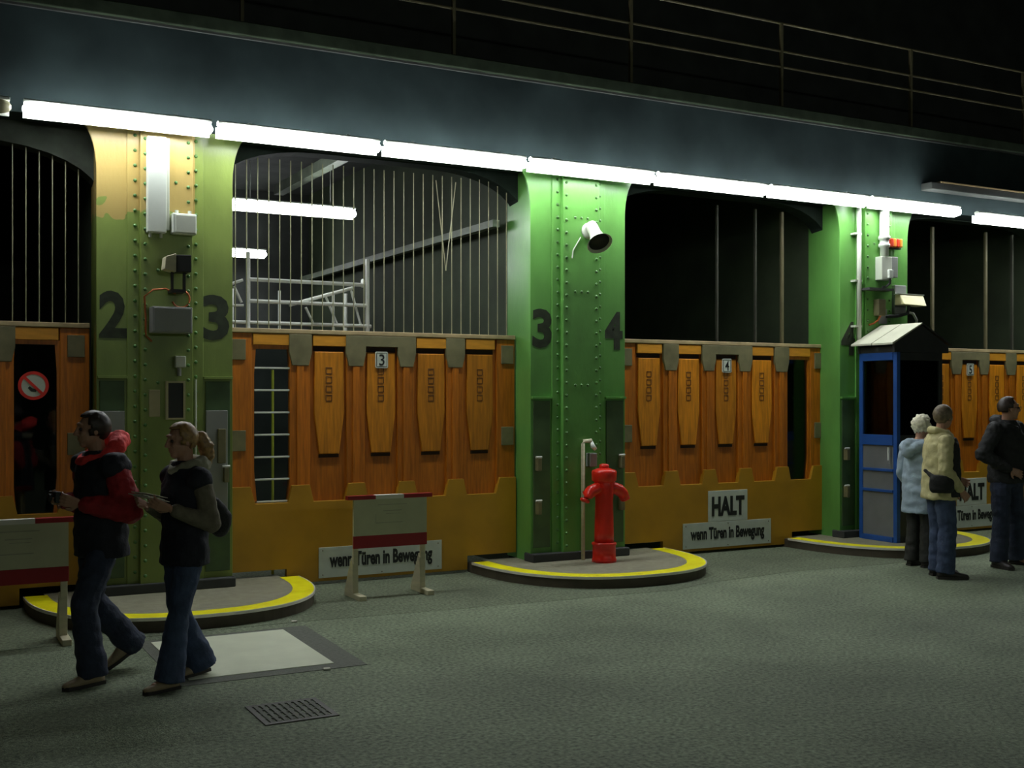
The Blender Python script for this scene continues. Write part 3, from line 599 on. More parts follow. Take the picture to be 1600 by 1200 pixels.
# ---------------------------------------------------------------- trestle barriers
def barrier(x0, y, label):
    x1 = x0+0.69
    t = thing('trestle_barrier', label, 'barrier', ((x0+x1)/2, y, 0), 'red and grey trestle barriers')
    for k, (a, b, m) in enumerate(((-0.06, 0.20, 'dred'), (0.20, 0.47, 'paper'), (0.47, 0.75, 'dred'))): part('top_rail', MB().box(x0+a, x0+b, y-0.035, y+0.035, 0.87, 0.905), m, t)
    bd = part('board', MB().box(x0-0.005, x1+0.005, y-0.032, y-0.012, 0.55, 0.87), 'board', t)
    pr = MB()
    for a, b, c, d in ((0.22, 0.5, 0.815, 0.822), (0.27, 0.45, 0.76, 0.768), (0.2, 0.205, 0.66, 0.74), (0.2, 0.46, 0.655, 0.662), (0.3, 0.44, 0.735, 0.74)): pr.box(x0+a, x0+b, y-0.0335, y-0.031, c, d)
    part('faded_print', pr, 'boardprint', bd)
    part('red_board', MB().box(x0-0.008, x1+0.008, y-0.034, y-0.010, 0.44, 0.55), 'dred', t, bevel=0.003)
    for x in (x0, x1-0.045):
        p = part('post', MB().box(x, x+0.045, y-0.012, y+0.018, 0.04, 0.87), 'pine', t, bevel=0.003)
        part('foot', MB().box(x-0.01, x+0.055, y-0.19, y+0.2, 0.0, 0.045), 'pine', t, bevel=0.005)
        part('gusset', MB().prism([(y+0.015, 0.36), (y+0.19, 0.045), (y-0.03, 0.045), (y-0.012, 0.3)], x-0.012, x+0.002, 'x'), 'pine', t)
    return t
barrier(3.53, 9.52, 'red topped trestle barrier standing in front of gate 3')
barrier(0.39, 8.85, 'red and grey trestle barrier cut by the left edge, behind the man in red')

# ---------------------------------------------------------------- things in the floor
solo('floor_plate', MB().prism([(1.60, 7.25), (2.555, 7.25), (2.58, 8.48), (1.60, 8.48)], 0.0, 0.008, 'z'), 'plate', 'pale rectangular steel cover plate in the floor behind the woman', 'plate', bevel=0.003)
t = thing('floor_grate', 'small square iron drain grate in the foreground floor', 'grate', (1.955, 6.265, 0))
part('frame', MB().box(1.745, 2.165, 6.055, 6.09, 0, 0.006).box(1.745, 2.165, 6.44, 6.475, 0, 0.006).box(1.745, 1.775, 6.09, 6.44, 0, 0.006).box(2.135, 2.165, 6.09, 6.44, 0, 0.006), 'grate', t)
for k in range(9): part('grate_bar', MB().box(1.785+k*0.039, 1.808+k*0.039, 6.09, 6.44, 0.0, 0.007), 'patch', t)
part('cross_bars', MB().box(1.775, 2.135, 6.17, 6.185, 0, 0.006).box(1.775, 2.135, 6.26, 6.275, 0, 0.006).box(1.775, 2.135, 6.35, 6.365, 0, 0.006), 'patch', t)
put('floor_strip', MB().prism([(-14, 8.72), (2.9, 8.72), (4.2, 8.62), (6.3, 8.52), (6.8, 8.70), (8.0, 8.86), (9.2, 8.78), (12, 8.9), (40, 8.9), (40, 17), (-14, 17)], 0.0, 0.002, 'z').mesh('floor_strip'), 'asphalt_old', kind='structure')
put('floor_patch', MB().prism([(1.52, 7.12), (2.74, 7.12), (2.78, 8.56), (1.52, 8.56)], 0.0, 0.003, 'z').mesh('floor_patch'), 'patch', kind='structure')
for x, y, lab in ((2.72, 8.72, 'white scrap of litter on the floor beyond the steel plate'), (2.43, 7.1, 'tiny pale scrap on the floor near the plate corner')):
    solo('litter', MB().prism([(x, y), (x+0.045, y-0.01), (x+0.05, y+0.025), (x+0.01, y+0.03)], 0.003, 0.012, 'z'), 'paper', lab, 'litter')

# ---------------------------------------------------------------- gallery above
t = thing('gallery_railing', 'dim railing along the gallery high above the lamps, upper right', 'railing', (12, 10.06, 5.09))
for z in (5.57, 5.75, 6.07): part('rail', MB().tube([(-14, 10.06, z), (40, 10.06, z)], 0.014, 8), 'upright', t)
for k in range(24): part('post', MB().box(-11.89+k*2.08, -11.86+k*2.08, 10.04, 10.08, 5.09, 6.07), 'upright', t)
t = thing('cable_duct', 'dark flat duct fixed to the lintel above the last lamps, right', 'duct', (12.4, 9.98, 4.3))
part('duct', MB().box(11.15, 14.0, 9.86, YP-0.02, 4.33, 4.42), 'dark', t, bevel=0.01); part('lid', MB().box(11.3, 14.0, 9.85, YP-0.02, 4.42, 4.435), 'rail', t)

# ---------------------------------------------------------------- people
def remesh(mb, voxel, smooth=2, name='m', wr=0.0, wscale=9.0):
    me = mb.mesh('tmp'); o = bpy.data.objects.new('tmp', me); C.objects.link(o)
    r = o.modifiers.new('r', 'REMESH'); r.mode = 'VOXEL'; r.voxel_size = voxel
    if smooth: s = o.modifiers.new('s', 'SMOOTH'); s.iterations = smooth; s.factor = 0.5
    dg = bpy.context.evaluated_depsgraph_get(); out = bpy.data.meshes.new_from_object(o.evaluated_get(dg)); out.name = name
    bpy.data.objects.remove(o); bpy.data.meshes.remove(me)
    if wr:
        ns = [v.normal.copy() for v in out.vertices]
        for v, n in zip(out.vertices, ns):
            p = v.co; k = noise.noise(Vector((p.x*wscale, p.y*wscale, p.z*wscale*1.6)))+0.5*noise.noise(p*wscale*2.3)
            v.co = p+n*(k*wr)
    out.polygons.foreach_set('use_smooth', [True]*len(out.polygons)); return out
def oval(c, a, b, tw=0.0, n=24):
    return [Vector((c[0]+a*math.cos(t)*math.cos(tw)-b*math.sin(t)*math.sin(tw), c[1]+a*math.cos(t)*math.sin(tw)+b*math.sin(t)*math.cos(tw), c[2])) for t in [2*math.pi*k/n for k in range(n)]]
def hand(mb, wr, d, nrm, side, curl=0.6, s=1.0):
    d = Vector(d).normalized(); nrm = Vector(nrm); nrm = (nrm-d*nrm.dot(d)).normalized(); lat = d.cross(nrm)*side
    wr = Vector(wr); palm = wr+d*0.045*s
    for k in (-1.5, -0.5, 0.5, 1.5):
        b = wr+d*0.02*s+lat*k*0.012*s; q = wr+d*0.088*s+lat*k*0.02*s
        mb.chain([b, q], [0.015*s, 0.0125*s], 10)
        L = {-1.5: 0.058, -0.5: 0.074, 0.5: 0.08, 1.5: 0.072}[k]*s; p = q; ang = 0
        for j in range(3):
            ang += curl*(0.5 if j == 0 else 0.75); dd = d*math.cos(ang)+nrm*math.sin(ang); l = L*(0.45, 0.31, 0.24)[j]
            p2 = p+dd*l+lat*k*0.002; mb.chain([p, p2], [(0.0098-0.0009*j)*s, (0.0092-0.0009*j)*s], 8); p = p2
    b = wr+d*0.02*s+lat*0.02*s; p1 = b+(lat*0.75+d*0.55+nrm*0.3).normalized()*0.045*s; p2 = p1+(lat*0.2+d*0.8+nrm*0.5).normalized()*0.033*s
    mb.chain([b, p1, p2], [0.014*s, 0.0115*s, 0.009*s], 8)
def rot(yaw=0, pitch=0, roll=0): return Matrix.Rotation(yaw, 3, 'Z')@Matrix.Rotation(pitch, 3, 'X')@Matrix.Rotation(roll, 3, 'Y')
def head(mb, c, R, s=1.0):
    c = Vector(c)
    def P(x, y, z): return c+R@Vector((x, y, z))*s
    def E(p, r): mb.ell(P(*p), [q*s for q in r], R)
    E((0, -0.012, 0.025), (0.076, 0.094, 0.088)); E((0, 0.02, -0.035), (0.062, 0.072, 0.075)); E((0, 0.052, -0.082), (0.032, 0.032, 0.028))
    E((0, 0.075, 0.045), (0.05, 0.018, 0.012)); mb.chain([P(0, 0.082, 0.03), P(0, 0.106, -0.018)], [0.009*s, 0.0135*s], 8)
    for sx in (-1, 1):
        E((sx*0.075, -0.008, -0.002), (0.01, 0.02, 0.031)); E((sx*0.035, 0.06, -0.015), (0.026, 0.024, 0.02)); E((sx*0.011, 0.097, -0.02), (0.009, 0.009, 0.008))
    E((0, 0.084, -0.048), (0.023, 0.009, 0.006)); E((0, 0.082, -0.059), (0.02, 0.009, 0.007))
def hair_cap(c, R, s, low=-0.05, front=0.45, thick=1.0, rough=0.0, top=0.62):
    mb = MB(); c = Vector(c); n, m = 40, 22; keep = {}
    def in_face(d): return d.y > front and d.z < top-0.15*(1-d.y)
    for layer, k in ((0, 1.015), (1, 1.015+0.14*thick)):
        for j in range(m+1):
            for i in range(n):
                a = math.pi*j/m; t = 2*math.pi*i/n; d = Vector((math.sin(a)*math.cos(t), math.sin(a)*math.sin(t), math.cos(a)))
                z = d.z*0.092; ok = (not in_face(d)) and z > low-(0.03 if d.y < -0.2 else 0)
                r = Vector((0.078*d.x, -0.012+0.096*d.y, 0.025+0.092*d.z))
                q = k if not (layer and rough) else k+rough*noise.noise(d*5.0)+rough*0.5*noise.noise(d*11)
                keep[(layer, j, i)] = (c+R@Vector((r.x*q, (r.y+0.012)*q-0.012, (r.z-0.025)*q+0.025))*s, ok)
    ids = {}; vs = []
    def vid(key):
        if key not in ids: ids[key] = len(vs); vs.append(keep[key][0])
        return ids[key]
    fs = []; edges = {}
    for j in range(m):
        for i in range(n):
            q = [(j, i), (j+1, i), (j+1, (i+1) % n), (j, (i+1) % n)]
            if all(keep[(0,)+p][1] for p in q):
                fs.append([vid((1,)+p) for p in q]); fs.append([vid((0,)+p) for p in reversed(q)])
                for k in range(4):
                    e = (q[k], q[(k+1) % 4])
                    if (e[1], e[0]) in edges: edges.pop((e[1], e[0]))
                    else: edges[e] = 1
    for a, b in edges: fs.append([vid((1,)+b), vid((1,)+a), vid((0,)+a), vid((0,)+b)])
    return mb.add(vs, fs)
def shoe_mb(p, yaw, pitch=0.0, s=1.0, sole=False):
    R = Matrix.Rotation(yaw, 3, 'Z')@Matrix.Rotation(pitch, 3, 'X'); p = Vector(p); mb = MB()
    def P(x, y, z): return p+R@Vector((x, y, z))*s
    if sole:
        o = [(-0.036, -0.085), (0.036, -0.085), (0.04, 0.0), (0.047, 0.1), (0.036, 0.175), (0, 0.2), (-0.036, 0.175), (-0.047, 0.1), (-0.04, 0.0)]
        vs = [P(x, y, 0.0) for x, y in o]+[P(x, y, 0.024) for x, y in o]; n = len(o)
        return mb.add(vs, [tuple(range(n-1, -1, -1)), tuple(range(n, 2*n))]+[(i, (i+1) % n, (i+1) % n+n, i+n) for i in range(n)])
    rows = [(-0.08, 0.03, 0.075), (-0.05, 0.036, 0.095), (0.0, 0.038, 0.105), (0.06, 0.043, 0.085), (0.12, 0.044, 0.06), (0.17, 0.034, 0.05), (0.192, 0.015, 0.038)]
    return mb.loft([[P(hw*math.cos(t)*1.0, y, max(0.02, 0.02+(h-0.02)*max(0, math.sin(t))**0.7)) for t in [2*math.pi*k/16 for k in range(16)]] for y, hw, h in rows])
def person(label, loc, heading, H, J, look=(0, 0, 0), hair='hair_dark', hair_kw={}, skin_vox=0.006, group=None):
    """one continuous body (the top-level mesh); hair and clothes are its children. Local axes: +X right, +Y forward; J in metres for H"""
    yaw = math.atan2(-heading[0], heading[1]); k = H/1.75
    mb = MB()
    T = J.get('torso', (0, 0)); lean = Vector((0, T[0], 0)); tw = T[1]
    def L(z): return Vector((J.get('hx', 0)*(z/1.5), T[0]*max(0, (z-0.9)/0.6), z))*1.0
    rings = [(0.87, 0.13, 0.095), (0.95, 0.155, 0.105), (1.06, 0.132, 0.092), (1.2, 0.145, 0.1), (1.34, 0.165, 0.105), (1.43, 0.14, 0.085), (1.485, 0.075, 0.06)]
    mb.loft([oval(L(z)*k, a*k, b*k, tw*max(0, (z-0.9)/0.6)) for z, a, b in rings])
    hc = (L(1.5)+Vector((0, 0.035, 0.125)))*k; hc = Vector(hc)+Vector(J.get('headoff', (0, 0, 0)))
    R = rot(*look)
    mb.chain([L(1.44)*k, hc+R@Vector((0, -0.02, -0.05))*k], [0.056*k, 0.052*k])
    head(mb, hc, R, k)
    for sd, nm in ((-1, 'l'), (1, 'r')):
        A = J['leg_'+nm]; mb.chain([Vector(p) for p in A], [0.088*k, 0.056*k, 0.04*k])
        an = Vector(A[2]); fy = J.get('toe_'+nm, 0.0); fd = Matrix.Rotation(fy, 3, 'Z')@Vector((0, 1, 0))
        pz = J.get('pitch_'+nm, 0.0); q = an+fd*0.11*k*math.cos(pz)+Vector((0, 0, -0.05*k-0.1*math.sin(pz) if pz else -0.045*k))
        mb.chain([an+Vector((0, 0, -0.02)), q], [0.034*k, 0.024*k])
        B = J['arm_'+nm]; mb.chain([Vector(p) for p in B], [0.05*k, 0.04*k, 0.026*k])
        d = J.get('hand_'+nm, (Vector(B[2])-Vector(B[1])).normalized()); hand(mb, Vector(B[2])+Vector(d).normalized()*0.01, d, J.get('palm_'+nm, (-sd, 0, 0)), -sd*J.get('thumb_'+nm, 1), J.get('curl_'+nm, 0.6), k)
    me = remesh(mb, skin_vox, 1, 'person'); o = put('person', me, 'skin', loc=(loc[0], loc[1], loc[2] if len(loc) > 2 else 0)); o.rotation_euler.z = yaw
    tag(o, label, 'person', group)
    def child(name, mesh_or_mb, m, vox=None, wr=0.0, wscale=9.0, label=None, parent=None, smooth=True, it=2):
        if isinstance(mesh_or_mb, MB):
            ms = remesh(mesh_or_mb, vox, it, name, wr, wscale) if vox else mesh_or_mb.mesh(name, smooth=smooth)
        else: ms = mesh_or_mb
        return put(name, ms, m, parent or o, label=label)
    hm = hair_cap(hc, R, k, **hair_kw).mesh('hair', smooth=True); child('hair', hm, hair)
    for sx in (-1, 1): child('eye', MB().ell(hc+R@Vector((sx*0.031, 0.0765, 0.012))*k, (0.0105*k,)*3, R, 10, 6), 'eye')
    o['_k'] = k; J['_hc'] = hc; J['_R'] = R; J['_L'] = L; J['_k'] = k; J['_tw'] = tw
    del o['_k']
    return o, child
def jacket_mb(J, rows):
    k = J['_k']; L = J['_L']; tw = J['_tw']
    return MB().loft([oval((L(z)+Vector((0, dy, 0)))*k, a*k, b*k, tw*max(0, (z-0.9)/0.6)) for z, a, b, dy in rows])
def sleeve_mb(A, rs, wrist=0.93, start=0.0):
    s, e, w = [Vector(p) for p in A]; s = s.lerp(e, start); return MB().chain([s, s.lerp(e, 0.5), e, e.lerp(w, 0.5), e.lerp(w, wrist)], rs)
def trousers_mb(J, rl, hem, hip=(0.175, 0.125)):
    k = J['_k']; L = J['_L']; mb = MB()
    mb.loft([oval(L(z)*k, a*k, b*k) for z, a, b in ((0.82, hip[0]*0.9, hip[1]*0.95), (0.92, hip[0], hip[1]), (1.02, hip[0]*0.93, hip[1]*0.93))])
    for nm in 'lr':
        h, q, an = [Vector(p) for p in J['leg_'+nm]]
        mid = q.lerp(an, 0.55); end = an+(an-q).normalized()*0.03*k
        mb.chain([h, h.lerp(q, 0.5), q], [rl[0]*k, rl[1]*k, rl[2]*k]); mb.tube([q, mid, end], [rl[2]*k, (rl[2]+hem)*0.5*k, hem*k], 16)
    return mb
def shoes(child, J, m, k, yl, yr, pl=0.0, pr=0.0, zl=0.0, zr=0.0):
    for nm, y, p, z in (('l', yl, pl, zl), ('r', yr, pr, zr)):
        an = Vector(J['leg_'+nm][2]); fd = Matrix.Rotation(y, 3, 'Z')@Vector((0, 1, 0))
        base = Vector((an.x, an.y, z))+fd*0.012
        s = child('shoe', shoe_mb(base, y, p, k), m); child('sole', shoe_mb(base, y, p, k, True), 'shoed', parent=s, smooth=False)

# man in the red jacket, walking to the left
k = 1.69/1.75
J = dict(torso=(0.03, -0.05),
         leg_l=[(-0.09, 0.0, 0.9), (-0.11, 0.17, 0.5), (-0.13, 0.12, 0.085)], leg_r=[(0.09, 0.0, 0.9), (0.10, 0.02, 0.49), (0.13, -0.27, 0.16)],
         arm_l=[(-0.19, 0.02, 1.375), (-0.235, -0.07, 1.07), (-0.13, 0.19, 1.12)], arm_r=[(0.19, 0.03, 1.375), (0.23, -0.04, 1.08), (0.08, 0.22, 1.13)],
         hand_l=(0.45, 0.8, 0.25), hand_r=(-0.5, 0.8, 0.25), palm_l=(0.9, -0.4, 0.2), palm_r=(-0.9, -0.4, 0.2), curl_l=0.75, curl_r=0.75, pitch_r=0.5)
p1, ch = person('man with short dark hair in a red sleeved jacket with red hood, walking left', (1.13, 7.58), (-0.955, -0.297), 1.69, J, look=(-0.25, -0.05, 0), hair='hair_dark', hair_kw=dict(rough=0.06), skin_vox=0.005)
ch('trousers', trousers_mb(J, (0.10, 0.095, 0.082), 0.095, (0.175, 0.13)), 'jeans_dark', 0.009, 0.010, 9)
shoes(ch, J, 'shoe', k, 0.1, -0.1, 0.0, -0.55, 0.0, 0.10)
ch('jacket', jacket_mb(J, [(0.80, 0.215, 0.165, 0), (0.86, 0.212, 0.165, 0), (1.0, 0.205, 0.16, 0), (1.12, 0.20, 0.15, 0), (1.3, 0.205, 0.145, 0), (1.42, 0.175, 0.115, 0), (1.49, 0.09, 0.08, 0)]).ell((-0.19, 0.01, 1.35), (0.095, 0.105, 0.09)).ell((0.19, 0.01, 1.35), (0.095, 0.105, 0.09)), 'navy', 0.01, 0.012, 9)
for nm in 'lr': ch('sleeve', sleeve_mb(J['arm_'+nm], [0.084, 0.088, 0.082, 0.07, 0.056], 0.9, 0.3), 'redcloth', 0.008, 0.012, 12, label='red padded sleeve')
L = J['_L']; hd = MB().chain([L(1.44)*k+Vector((-0.1, 0.02, 0.0)), L(1.48)*k+Vector((-0.075, -0.095, 0.04)), L(1.49)*k+Vector((0, -0.145, 0.06)), L(1.48)*k+Vector((0.075, -0.095, 0.04)), L(1.44)*k+Vector((0.1, 0.02, 0.0))], [0.035, 0.055, 0.07, 0.055, 0.035])
hd.chain([L(1.44)*k+Vector((-0.085, 0.04, 0.0)), L(1.43)*k+Vector((-0.04, 0.095, 0.0)), L(1.43)*k+Vector((0.04, 0.095, 0.0)), L(1.44)*k+Vector((0.085, 0.04, 0.0))], [0.032]*4)
ch('hood', hd, 'hoodred_lit', 0.008, 0.010, 14, label='bright red hood bunched round the neck')
ch('shoulder_trim', MB().chain([L(1.42)*k+Vector((-0.12, -0.08, -0.01)), L(1.42)*k+Vector((0, -0.135, -0.012)), L(1.42)*k+Vector((0.12, -0.08, -0.01))], [0.03, 0.032, 0.03]), 'grey_trim', 0.009, label='pale trim under the hood')
# woman with ponytail
k2 = 1.62/1.75
J2 = dict(torso=(-0.01, 0.0),
          leg_l=[(-0.085, 0.0, 0.84), (-0.085, 0.09, 0.45), (-0.09, 0.15, 0.08)], leg_r=[(0.085, 0.0, 0.84), (0.09, 0.0, 0.46), (0.10, -0.17, 0.085)],
          arm_l=[(-0.17, -0.01, 1.29), (-0.20, -0.07, 1.0), (-0.16, 0.17, 1.10)], arm_r=[(0.17, 0.0, 1.29), (0.20, -0.03, 1.0), (0.08, 0.20, 1.11)],
          hand_l=(0.25, 0.9, 0.35), hand_r=(-0.35, 0.9, 0.3), palm_l=(0.75, -0.3, 0.6), palm_r=(-0.75, -0.3, 0.6), curl_l=0.55, curl_r=0.55, pitch_r=0.15)
p2, ch = person('blond woman with a ponytail in a dark vest and flared jeans, holding papers', (1.565, 7.21), (-0.955, -0.297), 1.62, J2, look=(-0.1, -0.12, 0), hair='hair_blond', hair_kw=dict(rough=0.05, low=-0.045), skin_vox=0.005)
ch('trousers', trousers_mb(J2, (0.10, 0.088, 0.07), 0.105, (0.17, 0.125)), 'jeans', 0.009, 0.009, 9)
shoes(ch, J2, 'shoe', k2*0.92, 0.05, -0.05, 0.0, -0.12, 0.0, 0.015)
ch('vest', jacket_mb(J2, [(0.80, 0.205, 0.15, 0), (0.9, 0.20, 0.15, 0), (1.05, 0.18, 0.135, 0), (1.2, 0.19, 0.145, 0.01), (1.34, 0.2, 0.14, 0), (1.43, 0.155, 0.105, 0), (1.49, 0.085, 0.08, 0)]).ell((-0.165, -0.01, 1.275), (0.075, 0.085, 0.075)).ell((0.165, -0.01, 1.275), (0.075, 0.085, 0.075)), 'navy', 0.009, 0.010, 9)
for nm in 'lr': ch('sleeve', sleeve_mb(J2['arm_'+nm], [0.064, 0.062, 0.058, 0.05, 0.044], 0.9, 0.28), 'greyknit', 0.007, 0.007, 12, label='grey knitted sleeve')
hc, R = J2['_hc'], J2['_R']; Pp = lambda x, y, z: hc+R@Vector((x, y, z))*k2
ch('ponytail', MB().chain([Pp(0, -0.10, 0.02), Pp(0, -0.145, 0.0), Pp(0, -0.17, -0.06), Pp(0, -0.175, -0.13), Pp(0, -0.19, -0.18)], [0.032, 0.042, 0.05, 0.042, 0.012]), 'hair_blond', 0.006, 0.008, 22)
L = J2['_L']; ch('collar', MB().chain([L(1.47)*k2+Vector((-0.09, 0.03, 0)), L(1.47)*k2+Vector((-0.07, -0.07, 0.01)), L(1.46)*k2+Vector((0, -0.115, 0.0)), L(1.47)*k2+Vector((0.07, -0.07, 0.01)), L(1.47)*k2+Vector((0.09, 0.03, 0)), L(1.44)*k2+Vector((0, 0.09, -0.02)), L(1.47)*k2+Vector((-0.09, 0.03, 0))], [0.03, 0.045, 0.058, 0.045, 0.03, 0.026, 0.03]), 'grey_trim', 0.008, 0.008, 18, label='soft grey collar')

def to_world(o, p):
    return Matrix.Translation(o.location)@Matrix.Rotation(o.rotation_euler.z, 4, 'Z')@Vector(p)
def held(o, name, mb, m, label, cat, vox=None, wr=0.0, bevel=0.0, smooth=True):
    mb.v = [tuple(to_world(o, v)) for v in mb.v]
    if vox:
        me = remesh(mb, vox, 2, name, wr, 12); q = put(name, me, m)
    else: q = put(name, mb.mesh(name, smooth=smooth), m, bevel=bevel)
    return tag(q, label, cat)
held(p1, 'compact_camera', MB().box(-0.055, 0.05, 0.285, 0.32, 1.13, 1.2).lathe([(0.022, 0), (0.022, 0.025), (0.001, 0.026)], (0, 0.318, 1.165), (0, 1, 0), 14), 'black', 'small black compact camera in the hands of the man in red', 'camera', bevel=0.004, smooth=False)
pm = MB()
for j, (dz, ty) in enumerate(((0.0, 0.0), (0.012, 0.02), (0.02, -0.01))):
    c = Vector((-0.05+0.02*j, 0.25+ty, 1.165+dz)); a = Vector((0.075, 0.01, 0)); b = Vector((-0.01, 0.075, 0.02)); n = Vector((0, -0.02, 0.09)).normalized()*0.002
    vs = [c-a-b-n, c+a-b-n, c+a+b-n, c-a+b-n, c-a-b+n, c+a-b+n, c+a+b+n, c-a+b+n]; pm.add(vs, [(3,2,1,0),(4,5,6,7),(0,1,5,4),(1,2,6,5),(2,3,7,6),(3,0,4,7)])
held(p2, 'papers', pm, 'paper', 'folded white papers held out by the woman with the ponytail', 'paper', smooth=False)
held(p2, 'shoulder_bag', MB().chain([(0.02, -0.22, 1.10), (0.02, -0.275, 1.0), (0.02, -0.26, 0.94)], [0.045, 0.065, 0.06]).chain([(0.05, -0.16, 1.15), (0.1, -0.12, 1.28), (0.13, -0.02, 1.38)], [0.018, 0.016, 0.016]), 'blackcloth', 'dark shoulder bag on the back of the woman with the ponytail', 'bag', 0.009, 0.006)

# elderly woman in pale blue
k3 = 1.58/1.75
J3 = dict(torso=(0.02, 0.0), leg_l=[(-0.085, 0, 0.82), (-0.09, 0.02, 0.44), (-0.095, 0.0, 0.08)], leg_r=[(0.085, 0, 0.82), (0.09, 0.03, 0.44), (0.095, 0.02, 0.08)],
          arm_l=[(-0.17, 0, 1.25), (-0.215, -0.02, 0.98), (-0.19, 0.10, 0.77)], arm_r=[(0.17, 0, 1.25), (0.215, -0.02, 0.98), (0.19, 0.10, 0.77)], curl_l=0.5, curl_r=0.5)
p3, ch = person('white curly haired woman in a pale blue hooded coat beside the booth', (9.42, 8.5), (0.95, -0.05), 1.58, J3, look=(-0.15, -0.1, 0), hair='hair_white', hair_kw=dict(rough=0.30, thick=1.7, low=-0.075, front=0.5), skin_vox=0.007)
ch('trousers', trousers_mb(J3, (0.105, 0.09, 0.082), 0.088, (0.18, 0.13)), 'trousers', 0.01, 0.008, 9)
shoes(ch, J3, 'shoed', k3*0.95, 0.1, -0.1)
ch('coat', jacket_mb(J3, [(0.63, 0.225, 0.17, 0), (0.75, 0.22, 0.165, 0), (0.95, 0.215, 0.16, 0), (1.1, 0.2, 0.15, 0), (1.28, 0.205, 0.15, 0), (1.4, 0.175, 0.12, 0), (1.48, 0.09, 0.085, 0)]), 'lightblue', 0.01, 0.012, 9)
for nm in 'lr': ch('sleeve', sleeve_mb(J3['arm_'+nm], [0.078, 0.072, 0.066, 0.06, 0.054], 0.92), 'lightblue', 0.009, 0.008, 12)
L = J3['_L']; ch('hood', MB().chain([L(1.44)*k3+Vector((-0.1, -0.02, 0)), L(1.40)*k3+Vector((-0.08, -0.13, -0.01)), L(1.38)*k3+Vector((0, -0.165, -0.02)), L(1.40)*k3+Vector((0.08, -0.13, -0.01)), L(1.44)*k3+Vector((0.1, -0.02, 0))], [0.04, 0.06, 0.068, 0.06, 0.04]).chain([L(1.33)*k3+Vector((0, -0.17, 0)), L(1.42)*k3+Vector((0, -0.15, 0))], [0.065, 0.07]), 'lightblue', 0.009, 0.008, 12)
# man in beige
k4 = 1.70/1.75
J4 = dict(torso=(0.01, 0.0), leg_l=[(-0.09, 0, 0.9), (-0.10, 0.03, 0.49), (-0.11, 0.03, 0.085)], leg_r=[(0.09, 0, 0.9), (0.10, 0.04, 0.49), (0.115, 0.01, 0.085)],
          arm_l=[(-0.17, 0, 1.34), (-0.215, 0.02, 1.06), (-0.10, 0.2, 0.97)], arm_r=[(0.17, -0.01, 1.34), (0.235, -0.04, 1.06), (0.20, 0.12, 0.88)], curl_l=0.6, curl_r=0.6)
p4, ch = person('man in a beige and black jacket and blue jeans with a dark hip bag', (9.04, 7.9), (0.90, -0.44), 1.70, J4, look=(0.5, -0.05, 0), hair='hair_grey', hair_kw=dict(rough=0.04, low=-0.055), skin_vox=0.007)
ch('trousers', trousers_mb(J4, (0.11, 0.1, 0.088), 0.092, (0.19, 0.14)), 'jeans', 0.01, 0.010, 9)
shoes(ch, J4, 'shoed', k4*1.1, 0.15, -0.15)
ch('jacket', jacket_mb(J4, [(0.80, 0.225, 0.17, 0), (0.88, 0.228, 0.172, 0), (1.02, 0.222, 0.165, 0), (1.2, 0.22, 0.16, 0), (1.35, 0.215, 0.15, 0), (1.43, 0.17, 0.12, 0), (1.5, 0.095, 0.09, 0)]), 'beige', 0.01, 0.012, 9)
L = J4['_L']
fp = MB().loft([oval((L(z)+Vector((0, 0.062, 0)))*k4, a*k4, b*k4) for z, a, b in ((0.83, 0.236, 0.13), (1.02, 0.232, 0.122), (1.2, 0.228, 0.118), (1.35, 0.22, 0.102), (1.42, 0.17, 0.08))])
ch('front_panel', fp, 'blackcloth', 0.01, 0.008, 9, label='black front panels of the jacket')
for nm in 'lr': ch('sleeve', sleeve_mb(J4['arm_'+nm], [0.076, 0.072, 0.068, 0.06, 0.052], 0.92), 'beige', 0.009, 0.010, 12)
ch('collar', MB().chain([L(1.47)*k4+Vector((-0.085, 0.02, 0)), L(1.48)*k4+Vector((-0.06, -0.07, 0.01)), L(1.48)*k4+Vector((0, -0.09, 0.015)), L(1.48)*k4+Vector((0.06, -0.07, 0.01)), L(1.47)*k4+Vector((0.085, 0.02, 0))], [0.03, 0.04, 0.042, 0.04, 0.03]), 'beige', 0.009)
held(p4, 'hip_bag', MB().loft([oval((0.235, -0.075, z), a, b, 1.35) for z, a, b in ((0.85, 0.09, 0.045), (0.88, 0.115, 0.062), (0.98, 0.115, 0.062), (1.02, 0.09, 0.045))]).chain([(0.215, -0.15, 1.0), (0.12, -0.19, 1.06)], [0.02, 0.018]), 'blackcloth', 'dark bag hanging at the back of the man in beige', 'bag', 0.01, 0.006)
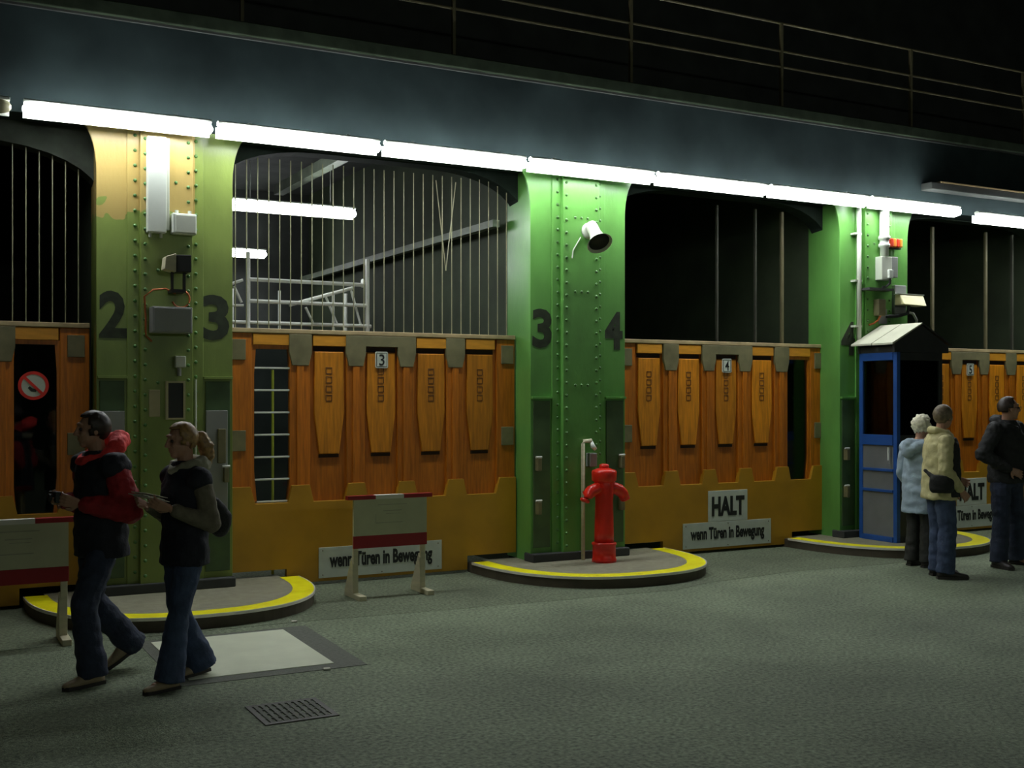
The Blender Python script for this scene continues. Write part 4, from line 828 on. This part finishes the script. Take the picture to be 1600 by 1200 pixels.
# man with glasses
k5 = 1.78/1.75
J5 = dict(torso=(0.0, 0.0), leg_l=[(-0.10, 0, 0.94), (-0.15, 0.02, 0.51), (-0.20, 0.0, 0.085)], leg_r=[(0.10, 0, 0.94), (0.14, 0.03, 0.51), (0.19, 0.03, 0.085)],
          arm_l=[(-0.2, 0, 1.44), (-0.33, -0.06, 1.18), (-0.17, 0.13, 1.02)], arm_r=[(0.2, 0, 1.44), (0.35, -0.05, 1.18), (0.18, 0.15, 1.03)],
          hand_l=(0.8, 0.5, -0.35), hand_r=(-0.8, 0.45, -0.4), palm_l=(0.2, -0.9, 0), palm_r=(-0.2, -0.9, 0), curl_l=0.35, curl_r=0.35)
p5, ch = person('man with glasses in a dark hooded jacket, hands on his hips, far right', (10.27, 8.1), (0.12, -0.99), 1.78, J5, look=(0.95, 0.0, 0), hair='hair_dark', hair_kw=dict(rough=0.04, low=-0.02, front=0.3, top=0.85), skin_vox=0.007)
ch('trousers', trousers_mb(J5, (0.11, 0.1, 0.085), 0.09, (0.185, 0.135)), 'jeans_dark', 0.01, 0.010, 9)
shoes(ch, J5, 'shoed', k5*1.05, 0.35, -0.35)
ch('jacket', jacket_mb(J5, [(0.86, 0.21, 0.16, 0), (0.95, 0.215, 0.165, 0), (1.1, 0.215, 0.165, 0), (1.25, 0.22, 0.16, 0), (1.36, 0.22, 0.15, 0), (1.44, 0.18, 0.12, 0), (1.51, 0.1, 0.09, 0)]), 'blackcloth', 0.01, 0.012, 9)
for nm in 'lr': ch('sleeve', sleeve_mb(J5['arm_'+nm], [0.088, 0.082, 0.076, 0.066, 0.055], 0.9), 'blackcloth', 0.009, 0.012, 12)
L = J5['_L']; ch('hood', MB().chain([L(1.45)*k5+Vector((-0.1, 0.06, 0)), L(1.48)*k5+Vector((-0.10, -0.05, 0.02)), L(1.48)*k5+Vector((0, -0.125, 0.03)), L(1.48)*k5+Vector((0.10, -0.05, 0.02)), L(1.45)*k5+Vector((0.1, 0.06, 0)), L(1.43)*k5+Vector((0, 0.11, -0.01)), L(1.45)*k5+Vector((-0.1, 0.06, 0))], [0.035, 0.05, 0.06, 0.05, 0.035, 0.035, 0.035]), 'blackcloth', 0.009, 0.008, 14)
hc, R = J5['_hc'], J5['_R']; gm = MB()
def GP(x, y, z): return hc+R@Vector((x, y, z))*k5
for sx in (-1, 1):
    gm.tube([GP(sx*0.033+0.024*math.cos(a), 0.104, 0.01+0.017*math.sin(a)) for a in [2*math.pi*j/14 for j in range(15)]], 0.0022, 6)
    gm.tube([GP(sx*0.057, 0.102, 0.014), GP(sx*0.077, 0.02, 0.014)], 0.002, 6)
gm.tube([GP(-0.01, 0.106, 0.012), GP(0.01, 0.106, 0.012)], 0.002, 6)
ch('glasses', gm, 'black')
